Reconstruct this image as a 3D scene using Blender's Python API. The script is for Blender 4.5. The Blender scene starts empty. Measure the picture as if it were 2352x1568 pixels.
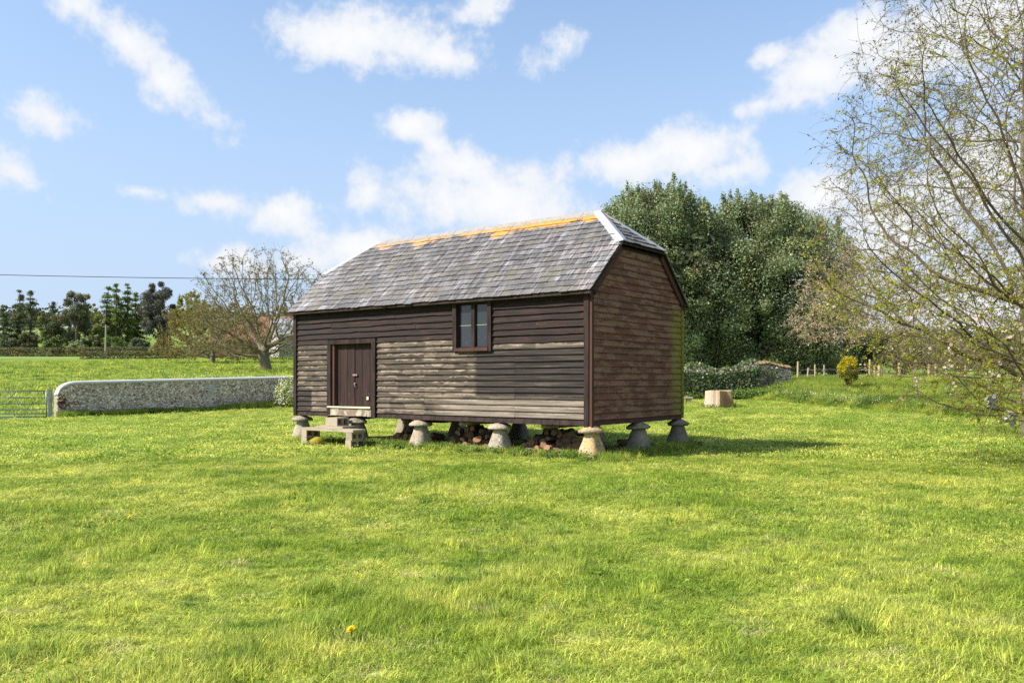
import bpy, math, random
import numpy as np
from mathutils import Vector, Matrix, kdtree

random.seed(7)
RNG = np.random.default_rng(7)
SC = bpy.context.scene
COL = SC.collection
R = math.radians

# ------------------------------------------------------------------ camera
CAM_H = 1.6
cam_data = bpy.data.cameras.new('camera')
cam_data.sensor_width = 36.0
cam_data.lens = 36.0 * 1975.0 / 2352.0
cam_data.shift_y = 92.0 / 2352.0
cam_data.clip_start = 0.1
cam_data.clip_end = 6000.0
cam = bpy.data.objects.new('camera', cam_data)
COL.objects.link(cam)
cam.location = (0, 0, CAM_H)
cam.rotation_euler = (R(90), 0, 0)
SC.camera = cam

# ------------------------------------------------------------------ sun and sky
SUN_EL = R(41.0)
SUN_AZ = math.atan2(-0.95, -0.32)            # clockwise from +Y
sun_data = bpy.data.lights.new('sun', 'SUN')
sun_data.energy = 5.0
sun_data.angle = R(3.5)
sun_data.color = (1.0, 0.93, 0.82)
sun = bpy.data.objects.new('sun', sun_data)
COL.objects.link(sun)
_s = Vector((math.sin(SUN_AZ) * math.cos(SUN_EL), math.cos(SUN_AZ) * math.cos(SUN_EL), math.sin(SUN_EL)))
sun.rotation_euler = _s.to_track_quat('Z', 'Y').to_euler()
sun.location = _s * 50

SC.view_settings.view_transform = 'Standard'
SC.view_settings.look = 'None'
SC.view_settings.gamma = 1.0
SC.view_settings.exposure = 0.8
SC.view_settings.use_curve_mapping = False

SC.render.engine = 'CYCLES'
SC.cycles.max_bounces = 5
SC.cycles.diffuse_bounces = 3
SC.cycles.glossy_bounces = 2
SC.cycles.transmission_bounces = 4
SC.cycles.transparent_max_bounces = 5
SC.cycles.use_denoising = False


class NT:
    """small shorthand round a node tree"""
    def __init__(self, tree):
        self.t = tree
        self.n = tree.nodes
        self.l = tree.links

    def new(self, typ, **kw):
        nd = self.n.new(typ)
        for k, v in kw.items():
            setattr(nd, k, v)
        return nd

    def put(self, sock, v):
        if v is None:
            return
        if isinstance(v, bpy.types.NodeSocket):
            self.l.new(v, sock)
        elif isinstance(v, (tuple, list)) and len(v) == 3 and sock.type == 'RGBA':
            sock.default_value = (*v, 1)
        else:
            sock.default_value = v

    def m(self, op, a, b=None, c=None, clamp=False):
        nd = self.new('ShaderNodeMath', operation=op, use_clamp=clamp)
        for i, v in enumerate((a, b, c)):
            if v is not None:
                self.put(nd.inputs[i], v)
        return nd.outputs[0]

    def mix(self, fac, a, b, blend='MIX'):
        nd = self.new('ShaderNodeMix', data_type='RGBA', blend_type=blend)
        self.put(nd.inputs[0], fac)
        self.put(nd.inputs[6], a)
        self.put(nd.inputs[7], b)
        return nd.outputs[2]

    def step(self, v, lo, hi, a=0.0, b=1.0):
        nd = self.new('ShaderNodeMapRange', interpolation_type='SMOOTHSTEP')
        self.put(nd.inputs[0], v)
        self.put(nd.inputs[1], lo)
        self.put(nd.inputs[2], hi)
        self.put(nd.inputs[3], a)
        self.put(nd.inputs[4], b)
        return nd.outputs[0]

    def noise(self, vec, scale, detail=4, rough=0.55, mapping=None, dist=0.0):
        if mapping:
            mp = self.new('ShaderNodeMapping')
            self.put(mp.inputs['Vector'], vec)
            mp.inputs['Scale'].default_value = mapping
            vec = mp.outputs[0]
        nd = self.new('ShaderNodeTexNoise')
        self.put(nd.inputs['Vector'], vec)
        nd.inputs['Scale'].default_value = scale
        nd.inputs['Detail'].default_value = detail
        nd.inputs['Roughness'].default_value = rough
        nd.inputs['Distortion'].default_value = dist
        return nd.outputs[0]

    def voro(self, vec, scale, feature='F1', mapping=None, out=0):
        if mapping:
            mp = self.new('ShaderNodeMapping')
            self.put(mp.inputs['Vector'], vec)
            mp.inputs['Scale'].default_value = mapping
            vec = mp.outputs[0]
        nd = self.new('ShaderNodeTexVoronoi', feature=feature)
        self.put(nd.inputs['Vector'], vec)
        nd.inputs['Scale'].default_value = scale
        return nd.outputs[out]

    def xyz(self, vec):
        nd = self.new('ShaderNodeSeparateXYZ')
        self.put(nd.inputs[0], vec)
        return nd.outputs

    def bump(self, height, strength=0.4, dist=0.02):
        nd = self.new('ShaderNodeBump')
        nd.inputs['Strength'].default_value = strength
        nd.inputs['Distance'].default_value = dist
        self.put(nd.inputs['Height'], height)
        return nd.outputs[0]


# world: sky texture, with broken cumulus spread over the whole dome
world = bpy.data.worlds.new('World')
SC.world = world
world.use_nodes = True
world.node_tree.nodes.clear()
w = NT(world.node_tree)
sky = w.new('ShaderNodeTexSky', sky_type='NISHITA')
sky.sun_disc = False
sky.sun_elevation = SUN_EL
sky.sun_rotation = SUN_AZ % (2 * math.pi)
sky.altitude = 0
sky.air_density = 1.25
sky.dust_density = 1.0
sky.ozone_density = 3.0
tc = w.new('ShaderNodeTexCoord')
gen = tc.outputs['Generated']
X, Y, Z = w.xyz(gen)
az = w.m('ARCTAN2', X, Y)
el = w.m('ARCSINE', Z)
cmb = w.new('ShaderNodeCombineXYZ')
w.l.new(az, cmb.inputs[0])
w.l.new(el, cmb.inputs[1])
sph = cmb.outputs[0]
warp1 = w.noise(gen, 7.0, 6, 0.62)
warp2 = w.noise(gen, 26.0, 7, 0.62)
warp3 = w.noise(gen, 90.0, 4, 0.6)
nz = w.m('ADD', w.m('MULTIPLY', w.m('SUBTRACT', warp1, 0.5), 1.5),
         w.m('ADD', w.m('MULTIPLY', w.m('SUBTRACT', warp2, 0.5), 1.7), w.m('MULTIPLY', w.m('SUBTRACT', warp3, 0.5), 0.5)))
# azimuth, elevation (degrees), half widths (degrees), tilt, weight
CLOUDS = [
    (720, 88, 95, 62, 0, 1.0), (840, 85, 190, 70, 0, 1.05), (930, 100, 150, 55, 8, 1.0), (1020, 135, 90, 28, 6, .75),
    (185, 15, 75, 42, 30, .62), (290, 95, 85, 50, 35, .72), (380, 185, 90, 48, 35, .72), (470, 260, 80, 38, 35, .55),
    (130, 272, 75, 38, 8, .66), (25, 400, 62, 40, 10, .5), (500, 468, 90, 36, 4, .82), (650, 490, 105, 48, 0, .9), (330, 440, 55, 14, 0, .42),
    (943, 288, 80, 40, 0, .98), (1000, 335, 60, 28, 25, .8),
    (1060, 385, 120, 55, 10, .95), (1120, 460, 210, 75, 4, 1.05), (1040, 470, 160, 60, 0, 1.0), (1210, 410, 90, 42, 0, .75), (845, 450, 42, 52, 0, .55),
    (1430, 375, 150, 48, 0, .9), (1600, 345, 120, 55, 0, .95), (1680, 395, 90, 34, 0, .75),
    (1960, 80, 160, 62, -8, 1.05), (1880, 160, 120, 70, 0, 1.0), (2090, 100, 190, 95, 0, 1.05), (1775, 130, 70, 28, -8, .8), (1850, 215, 100, 30, 0, .7),
    (2260, 60, 200, 110, 0, 1.0),
    (1880, 450, 100, 58, 0, 1.0), (2080, 520, 220, 120, 0, 1.0), (2290, 420, 180, 160, 0, .95), (2250, 700, 300, 160, 0, 1.0),
    (850, 580, 150, 55, 0, .85), (540, 600, 110, 36, 0, .72), (700, 600, 110, 32, 0, .6), (1260, 140, 70, 34, -30, .5), (1090, 20, 80, 24, -20, .5),
    (1750, 240, 60, 20, -10, .45),
]
mask = None
for (px, py, rx, ry, tilt, wt) in CLOUDS:
    ax = (px - 1176) / 1975.0
    az0 = math.atan(ax)
    el0 = math.atan((876 - py) / 1975.0 / math.sqrt(1 + ax * ax))
    k = math.cos(az0)
    sx, sy = rx / 1975.0 * k * k * 1.12, ry / 1975.0 * k * 1.12
    mp = w.new('ShaderNodeMapping', vector_type='TEXTURE')
    w.l.new(sph, mp.inputs['Vector'])
    mp.inputs['Location'].default_value = (az0, el0, 0)
    mp.inputs['Rotation'].default_value = (0, 0, -R(tilt))
    mp.inputs['Scale'].default_value = (sx, sy, 1)
    ln = w.new('ShaderNodeVectorMath', operation='LENGTH')
    w.l.new(mp.outputs[0], ln.inputs[0])
    e = w.m('MULTIPLY_ADD', ln.outputs['Value'], -wt, wt)
    mask = e if mask is None else w.m('SMOOTH_MAX', mask, e, 0.25)
# the rest of the dome carries the same kind of cloud
cell = w.noise(gen, 2.6, 3, 0.5)
rest = w.step(cell, 0.46, 0.70, -1.0, 0.9)
away = w.m('MAXIMUM', w.step(w.m('ABSOLUTE', az), 0.58, 0.75), w.step(el, 0.45, 0.6))
mask = w.m('ADD', w.m('MULTIPLY', mask, w.m('SUBTRACT', 1.0, away)), w.m('MULTIPLY', rest, away))
dens = w.m('ADD', w.m('ADD', mask, 0.15), nz)
cover = w.step(dens, -0.02, 0.68)
cover = w.m('MULTIPLY', cover, 0.97)
thin = w.step(dens, 0.35, 1.2)
# thin veil that whitens the air towards the horizon
veil = w.step(el, 0.0, 0.5, 0.85, 0.15)
lit = w.mix(thin, (3.9, 4.1, 4.45), (4.55, 4.57, 4.6))
skyc = w.mix(veil, sky.outputs[0], (2.4, 3.05, 4.3))
colr = w.mix(cover, skyc, lit)
bg = w.new('ShaderNodeBackground')
bg.inputs['Strength'].default_value = 0.125
w.put(bg.inputs['Color'], colr)
ow = w.new('ShaderNodeOutputWorld')
w.l.new(bg.outputs[0], ow.inputs[0])
world.cycles.sampling_method = 'MANUAL'
world.cycles.sample_map_resolution = 512


# ------------------------------------------------------------------ helpers
def mat(name, rough=0.9, spec=0.2):
    mt = bpy.data.materials.new(name)
    mt.use_nodes = True
    t = NT(mt.node_tree)
    b = t.n['Principled BSDF']
    b.inputs['Roughness'].default_value = rough
    b.inputs['Specular IOR Level'].default_value = spec
    t.b = b
    t.mat = mt
    return t


def finish(t, color, bump=None, rough=None):
    t.put(t.b.inputs['Base Color'], color)
    if bump is not None:
        t.l.new(bump, t.b.inputs['Normal'])
    if rough is not None:
        t.put(t.b.inputs['Roughness'], rough)
    return t.mat


class MB:
    """collects vertices and faces, then links them as one mesh object"""
    def __init__(self):
        self.v, self.f4, self.f3, self.m4, self.m3, self.t = [], [], [], [], [], []
        self.n = 0

    def add(self, V, F4=None, F3=None, m=0, tint=None):
        V = np.asarray(V, float).reshape(-1, 3)
        self.v.append(V)
        if tint is None:
            tint = (1, 1, 1)
        tt = np.ones((len(V), 4))
        tt[:, :3] = tint
        self.t.append(tt)
        if F4 is not None and len(F4):
            F4 = np.asarray(F4, int).reshape(-1, 4)
            self.f4.append(F4 + self.n)
            self.m4.append(np.full(len(F4), m))
        if F3 is not None and len(F3):
            F3 = np.asarray(F3, int).reshape(-1, 3)
            self.f3.append(F3 + self.n)
            self.m3.append(np.full(len(F3), m))
        self.n += len(V)

    def box(self, lo, hi, m=0, tint=None, jit=0.0, M=None):
        x0, y0, z0 = lo
        x1, y1, z1 = hi
        V = np.array([(x0, y0, z0), (x1, y0, z0), (x1, y1, z0), (x0, y1, z0), (x0, y0, z1), (x1, y0, z1), (x1, y1, z1), (x0, y1, z1)], float)
        if jit:
            V += RNG.normal(0, jit, V.shape)
        if M is not None:
            V = V @ np.array(M.to_3x3()).T + np.array(M.translation)
        self.add(V, [(0, 3, 2, 1), (4, 5, 6, 7), (0, 1, 5, 4), (1, 2, 6, 5), (2, 3, 7, 6), (3, 0, 4, 7)], m=m, tint=tint)

    def tube(self, P, rad, k=6, m=0, cap=True, tint=None):
        P = np.asarray(P, float)
        n = len(P)
        rad = np.broadcast_to(np.asarray(rad, float), (n,))
        T = np.gradient(P, axis=0)
        T /= np.linalg.norm(T, axis=1, keepdims=True) + 1e-9
        ref = np.array([0.31, 0.17, 0.93]) if abs(T[:, 2]).mean() < 0.9 else np.array([0.95, 0.2, 0.1])
        A = np.cross(T, ref)
        A /= np.linalg.norm(A, axis=1, keepdims=True) + 1e-9
        B = np.cross(T, A)
        ang = np.arange(k) * 2 * math.pi / k
        V = P[:, None, :] + rad[:, None, None] * (np.cos(ang)[None, :, None] * A[:, None, :] + np.sin(ang)[None, :, None] * B[:, None, :])
        idx = np.arange(n * k).reshape(n, k)
        a, b = idx[:-1], idx[1:]
        F = np.stack([a, np.roll(a, -1, 1), np.roll(b, -1, 1), b], -1).reshape(-1, 4)
        V = V.reshape(-1, 3)
        F3 = []
        if cap:
            V = np.vstack([V, P[0], P[-1]])
            c0, c1 = n * k, n * k + 1
            for j in range(k):
                F3.append((c0, idx[0][(j + 1) % k], idx[0][j]))
                F3.append((c1, idx[-1][j], idx[-1][(j + 1) % k]))
        self.add(V, F, F3, m=m, tint=tint)

    def mesh(self, name, mats, smooth=False):
        me = bpy.data.meshes.new(name)
        V = np.vstack(self.v) if self.v else np.zeros((0, 3))
        f4 = np.vstack(self.f4) if self.f4 else np.zeros((0, 4), int)
        f3 = np.vstack(self.f3) if self.f3 else np.zeros((0, 3), int)
        me.vertices.add(len(V))
        me.vertices.foreach_set('co', V.ravel().astype(np.float32))
        loops = np.concatenate([f4.ravel(), f3.ravel()])
        me.loops.add(len(loops))
        me.loops.foreach_set('vertex_index', loops.astype(np.int32))
        npol = len(f4) + len(f3)
        me.polygons.add(npol)
        st = np.concatenate([np.arange(len(f4)) * 4, len(f4) * 4 + np.arange(len(f3)) * 3])
        me.polygons.foreach_set('loop_start', st.astype(np.int32))
        mi = np.concatenate((self.m4 if self.m4 else [np.zeros(0, int)]) + (self.m3 if self.m3 else [np.zeros(0, int)]))
        for mm in (mats if isinstance(mats, (list, tuple)) else [mats]):
            me.materials.append(mm)
        me.polygons.foreach_set('material_index', mi.astype(np.int32))
        me.polygons.foreach_set('use_smooth', np.full(npol, smooth))
        ca = me.color_attributes.new('tint', 'FLOAT_COLOR', 'POINT')
        ca.data.foreach_set('color', np.vstack(self.t).ravel().astype(np.float32))
        me.update(calc_edges=True)
        return me

    def build(self, name, mats, parent=None, smooth=False, **kw):
        return link(name, self.mesh(name, mats, smooth), parent, **kw)


def link(name, data, parent=None, label=None, cat=None, group=None, kind=None):
    o = bpy.data.objects.new(name, data)
    COL.objects.link(o)
    if parent is not None:
        o.parent = parent
    return tag(o, label, cat, group, kind)


def tag(o, label=None, cat=None, group=None, kind=None):
    for k, v in (('label', label), ('category', cat), ('group', group), ('kind', kind)):
        if v:
            o[k] = v
    return o


def thing(name, label, cat, loc=(0, 0, 0), rz=0.0, group=None):
    o = link(name, None, None, label, cat, group)
    o.location = loc
    o.rotation_euler = (0, 0, rz)
    o.empty_display_size = 0.2
    return o


def copy_tree(o, parent=None):
    c = o.copy()
    COL.objects.link(c)
    c.parent = parent
    for ch in o.children:
        copy_tree(ch, c)
    return c


def _hash(ix, iy, seed):
    h = (ix.astype(np.int64) * 374761393 + iy.astype(np.int64) * 668265263 + seed * 974634777) & 0xffffffff
    h = ((h ^ (h >> 13)) * 1274126177) & 0xffffffff
    return ((h ^ (h >> 16)) & 0xffff) / 65535.0


def vnoise(x, y, seed=0):
    x = np.asarray(x, float)
    y = np.asarray(y, float)
    ix, iy = np.floor(x), np.floor(y)
    fx, fy = x - ix, y - iy
    fx = fx * fx * (3 - 2 * fx)
    fy = fy * fy * (3 - 2 * fy)
    a, b = _hash(ix, iy, seed), _hash(ix + 1, iy, seed)
    c, d = _hash(ix, iy + 1, seed), _hash(ix + 1, iy + 1, seed)
    return (a + (b - a) * fx) * (1 - fy) + (c + (d - c) * fx) * fy


def fbm(x, y, seed=0, octv=4):
    s, a, tot = 0, 1.0, 0
    for i in range(octv):
        s = s + a * vnoise(np.asarray(x) * 2 ** i, np.asarray(y) * 2 ** i, seed + i)
        tot += a
        a *= 0.55
    return s / tot


def sst(v, lo, hi):
    t = np.clip((np.asarray(v, float) - lo) / (hi - lo), 0, 1)
    return t * t * (3 - 2 * t)


# height of the land (metres): level round the granary, rising behind to fields and hills
_LY = np.array([-2000, 32, 38, 47, 56, 75, 95, 142, 175, 300, 450, 700, 3000], float)
_LZ = np.array([0, 0, .03, .27, .68, 1.6, 2.75, 5.5, 7.8, 19, 30, 40, 44], float)
_RY = np.array([-2000, 21, 30, 40, 48, 58, 100, 160, 300, 700, 3000], float)
_RZ = np.array([0, 0, .10, .40, .66, .95, 2.4, 4.6, 10, 30, 40], float)


def _smooth_interp(y, ys, zs):
    m = np.gradient(zs, ys)
    d = np.diff(zs) / np.diff(ys)
    for i in range(len(ys)):
        if i == 0 or i == len(ys) - 1:
            m[i] = 0
        else:
            m[i] = 0 if d[i - 1] * d[i] <= 0 else 2 * d[i - 1] * d[i] / (d[i - 1] + d[i])
    k = np.clip(np.searchsorted(ys, y) - 1, 0, len(ys) - 2)
    h = ys[k + 1] - ys[k]
    t = np.clip((y - ys[k]) / h, 0, 1)
    return ((1 + 2 * t) * (1 - t) ** 2 * zs[k] + t * (1 - t) ** 2 * h * m[k] + t * t * (3 - 2 * t) * zs[k + 1] + t * t * (t - 1) * h * m[k + 1])


def land(x, y):
    x = np.asarray(x, float)
    y = np.asarray(y, float)
    wr = sst(x / (1 + np.maximum(y - 40, 0) * 0.01), -7, 5)
    zl = _smooth_interp(y, _LY, _LZ)
    zr = _smooth_interp(y, _RY, _RZ) + 0.75 * sst(x, 11.5, 17) * sst(y, 41, 50)
    z = zl * (1 - wr) + zr * wr
    dist = np.hypot(x, y)
    amp = np.clip((dist - 2) / 6, 0, 1)
    near = 1 - sst(dist, 40, 90)
    z = z + amp * near * (0.05 * (fbm(x * .55, y * .55, 3, 2) - .5) + 0.035 * (fbm(x * 2.0, y * 2.0, 9, 2) - .5))
    z = z + (1 - near) * 0.5 * (fbm(x * .03, y * .03, 5, 3) - .5)
    return z


def lz(x, y):
    return float(land(np.array([x]), np.array([y]))[0])


def px(p, d):
    """lateral metres at distance d for a bearing given in thousandths (2352 wide, 1975 focal)"""
    return (p - 1176) / 1975.0 * d
# ------------------------------------------------------------------ ground
def grass_colour(t, pos):
    """lawn and field greens from where the ground lies (shared by soil sheet and blades)"""
    n1 = t.noise(pos, 0.55, 4, 0.6)
    n2 = t.noise(pos, 2.6, 4, 0.6, mapping=(0.6, 1.0, 1.0))
    n3 = t.noise(pos, 0.11, 3, 0.5)
    c = t.mix(t.step(n1, 0.36, 0.66), (0.275, 0.40, 0.045), (0.53, 0.60, 0.115))
    c = t.mix(t.step(n2, 0.56, 0.80, 0.0, 0.75), c, (0.70, 0.66, 0.33))
    c = t.mix(t.step(n2, 0.27, 0.45, 1.0, 0.0), c, (0.135, 0.26, 0.03))
    c = t.mix(t.step(n3, 0.50, 0.66, 0.0, 0.55), c, (0.255, 0.41, 0.05))
    n4 = t.noise(pos, 1.7, 5, 0.7, mapping=(0.55, 1.0, 1.0))
    c = t.mix(t.step(n4, 0.63, 0.72, 0.0, 0.7), c, (0.50, 0.39, 0.235))
    return c


g = mat('turf', 0.95, 0.1)
pos = g.new('ShaderNodeNewGeometry').outputs['Position']
gx, gy, gz = g.xyz(pos)
lawn_c = g.mix(0.55, (0.12, 0.12, 0.035), grass_colour(g, pos))
fn1 = g.noise(pos, 0.16, 5, 0.65, mapping=(0.5, 1.0, 1.0))
fn2 = g.noise(pos, 1.1, 5, 0.7, mapping=(0.5, 1.0, 1.0))
field_c = g.mix(g.step(fn1, 0.35, 0.65), (0.095, 0.17, 0.022), (0.18, 0.24, 0.035))
field_c = g.mix(g.step(fn2, 0.48, 0.72), field_c, (0.25, 0.285, 0.05))
field_c = g.mix(g.step(fn2, 0.26, 0.42, 1.0, 0.0), field_c, (0.08, 0.14, 0.018))
isfield = g.step(g.m('MULTIPLY_ADD', gx, -1.22, gy), 61.0, 63.0)
isfield = g.m('MAXIMUM', isfield, g.step(gy, 52.0, 56.0))
c = g.mix(isfield, lawn_c, field_c)
far = g.step(gy, 200, 300)
c = g.mix(far, c, (0.20, 0.27, 0.09))
# paler mown strip at the top of the field, grey green
strip = g.m('MULTIPLY', g.step(gy, 139, 141), g.step(gx, -66, -62, 1.0, 0.0))
strip = g.m('MULTIPLY', strip, g.step(gy, 149, 151, 1.0, 0.0))
c = g.mix(strip, c, (0.18, 0.25, 0.07))
TURF = finish(g, c, g.bump(g.noise(pos, 9.0, 5, 0.7), 0.8, 0.06))

rings = [0.6 * 1.052 ** i for i in range(170)]
rings = np.array([r for r in rings if r < 3000] + [3200.0])
ang = np.radians(np.concatenate([np.arange(-45, 45, 0.75), np.arange(45, 315, 3.0)]))
na, nr = len(ang), len(rings)
GX = rings[:, None] * np.sin(ang)[None, :]
GY = rings[:, None] * np.cos(ang)[None, :]
GZ = land(GX, GY)
V = np.stack([GX, GY, GZ], -1).reshape(-1, 3)
idx = np.arange(nr * na).reshape(nr, na)
a, b = idx[:-1], idx[1:]
F = np.stack([a, b, np.roll(b, -1, 1), np.roll(a, -1, 1)], -1).reshape(-1, 4)
mb = MB()
V = np.vstack([V, [0, 0, 0]])
mb.add(V, F, [(nr * na, idx[0][j], idx[0][(j + 1) % na]) for j in range(na)])
mb.build('ground', TURF, smooth=True, kind='structure')

# ------------------------------------------------------------------ granary materials
GROOT_LOC = (1.618, 17.654, 0.0)
GROT = R(-37.138)
GL, GW = 9.36, 4.10
granary = thing('granary', 'dark weatherboarded granary with slate half-hipped roof raised on staddle stones', 'granary', GROOT_LOC, GROT)
GMAT = Matrix.Translation(GROOT_LOC) @ Matrix.Rotation(GROT, 4, 'Z')


def gworld(x, y, z=0.0):
    return GMAT @ Vector((x, y, z))


def root_coord(t):
    nd = t.new('ShaderNodeTexCoord')
    nd.object = granary
    return nd.outputs['Object']


def obj_rgb(t):
    oi = t.new('ShaderNodeObjectInfo')
    sp = t.new('ShaderNodeSeparateColor')
    t.l.new(oi.outputs['Color'], sp.inputs[0])
    return sp.outputs[0], sp.outputs[1], sp.outputs[2]


def board_grain(t, co, off):
    add = t.new('ShaderNodeVectorMath', operation='ADD')
    t.put(add.inputs[0], co)
    cmb = t.new('ShaderNodeCombineXYZ')
    t.put(cmb.inputs[0], t.m('MULTIPLY', off, 13.7))
    t.put(cmb.inputs[1], t.m('MULTIPLY', off, 7.1))
    t.put(cmb.inputs[2], 0.0)
    t.put(add.inputs[1], cmb.outputs[0])
    v = add.outputs[0]
    return v, t.step(t.noise(v, 1.0, 5, 0.65, mapping=(1.1, 1.1, 46)), .30, .70), t.step(t.noise(v, 1.0, 5, 0.65, mapping=(1.6, 1.6, 5.0)), .28, .72)


# front wall boards: weathered softwood below, old tarred waney boards above
t = mat('weathered_board', 0.88, 0.15)
co = root_coord(t)
bx_, by_, bz_ = t.xyz(co)
r_, g_, b_ = obj_rgb(t)
v, grain, patch = board_grain(t, co, g_)
tan = t.mix(grain, (0.075, 0.058, 0.045), (0.36, 0.288, 0.218))
tan = t.mix(t.step(patch, 0.42, 0.62), tan, t.mix(grain, (0.030, 0.024, 0.020), (0.13, 0.105, 0.084)))
# remains of tar along the lower part of each board
row = t.m('FRACT', t.m('DIVIDE', t.m('SUBTRACT', bz_, 0.82), 0.135))
tar = t.m('MULTIPLY', t.step(t.m('ADD', row, t.m('MULTIPLY', t.m('SUBTRACT', patch, 0.5), 1.1)), 0.24, 0.50, 1.0, 0.0), t.step(b_, 0.0, 0.8, 0.5, 1.0))
black = t.mix(grain, (0.013, 0.012, 0.012), (0.052, 0.044, 0.039))
cw = t.mix(t.m('MULTIPLY', tar, 0.9), tan, black)
knot = t.voro(v, 1.0, mapping=(2.6, 2.6, 9.0))
cw = t.mix(t.step(knot, 0.05, 0.13, 0.8, 0.0), cw, (0.05, 0.036, 0.028))
edge = t.m('ADD', -3.1, t.m('MULTIPLY', t.m('SUBTRACT', t.noise(v, 1.0, 2, 0.5, mapping=(1, 1, 30)), 0.5), 0.35))
isblk = t.m('MULTIPLY', t.step(t.m('SUBTRACT', bx_, edge), 0.0, 0.10), t.m('MULTIPLY', t.step(bz_, 1.22, 1.32), t.step(bz_, 2.28, 2.38, 1.0, 0.0)))
isblk = t.m('MAXIMUM', isblk, t.m('MULTIPLY', t.step(bx_, -8.72, -8.66, 1.0, 0.0), t.step(bz_, 1.36, 1.45, 1.0, 0.0)))
isblk = t.m('MULTIPLY', isblk, t.step(t.m('ADD', grain, t.m('MULTIPLY', patch, 0.5)), 1.05, 1.35, 0.97, 0.45))
cw = t.mix(isblk, cw, black)
# silver bottom rows at the near end
silver = t.m('MULTIPLY', t.step(bz_, 1.18, 1.26, 1.0, 0.0), t.step(bx_, -4.6, -3.4))
cw = t.mix(t.m('MULTIPLY', silver, 0.7), cw, t.mix(grain, (0.13, 0.108, 0.088), (0.30, 0.255, 0.21)))
nail = t.voro(v, 1.0, mapping=(6.0, 6.0, 7.0))
cw = t.mix(t.step(nail, 0.035, 0.07, 0.6, 0.0), cw, (0.03, 0.025, 0.02))
BOARD_W = finish(t, cw, t.bump(grain, 0.5, 0.006))

t = mat('tarred_board', 0.8, 0.25)
co = root_coord(t)
r_, g_, b_ = obj_rgb(t)
v, grain, patch = board_grain(t, co, g_)
cb = t.mix(grain, (0.007, 0.005, 0.0048), (0.030, 0.018, 0.016))
cb = t.mix(t.step(patch, 0.48, 0.64), cb, t.mix(grain, (0.013, 0.0065, 0.006), (0.050, 0.025, 0.022)))
cb = t.mix(t.step(t.noise(v, 1.0, 4, 0.6, mapping=(2.5, 2.5, 9)), 0.66, 0.72, 0.0, 0.5), cb, (0.14, 0.10, 0.085))
cb = t.mix(t.step(b_, 0.0, 1.0, 0.0, 0.5), cb, (0.016, 0.014, 0.014))
BOARD_D = finish(t, cb, t.bump(grain, 0.6, 0.008))

t = mat('gable_board', 0.85, 0.18)
co = root_coord(t)
bx_, by_, bz_ = t.xyz(co)
r_, g_, b_ = obj_rgb(t)
v, grain, patch = board_grain(t, co, g_)
cg = t.mix(grain, (0.095, 0.038, 0.029), (0.235, 0.108, 0.08))
cg = t.mix(t.step(b_, 0.0, 1.0, 0.0, 0.35), cg, (0.11, 0.066, 0.05))
rowg = t.m('FRACT', t.m('DIVIDE', t.m('SUBTRACT', bz_, 0.80), 0.1405))
fade = t.m('MULTIPLY', t.step(patch, 0.42, 0.66), t.step(rowg, 0.0, 0.4, 0.55, 1.0))
cg = t.mix(t.m('MULTIPLY', fade, 0.5), cg, (0.32, 0.20, 0.145))
drip = t.noise(co, 1.0, 4, 0.6, mapping=(6.0, 6.0, 0.5))
cg = t.mix(t.step(drip, 0.58, 0.75, 0.0, 0.35), cg, (0.25, 0.19, 0.14))
alg = t.noise(co, 1.6, 5, 0.65)
algm = t.m('MULTIPLY', t.step(t.m('ADD', by_, t.m('MULTIPLY', alg, 1.4)), 4.0, 4.6), t.step(bz_, 3.6, 2.9))
algm = t.m('MAXIMUM', algm, t.m('MULTIPLY', t.step(alg, 0.54, 0.68), t.m('MAXIMUM', t.m('MAXIMUM', t.step(bz_, 1.3, 0.75, 0.0, 0.35), t.step(by_, 0.35, 0.02, 0.0, 0.8)), 0.12)))
algm = t.m('MULTIPLY', algm, t.step(rowg, 0.0, 0.75, 0.25, 1.0))
cg = t.mix(t.m('MULTIPLY', algm, 0.9), cg, (0.25, 0.25, 0.035))
BOARD_G = finish(t, cg, t.bump(grain, 0.4, 0.005))

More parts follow.
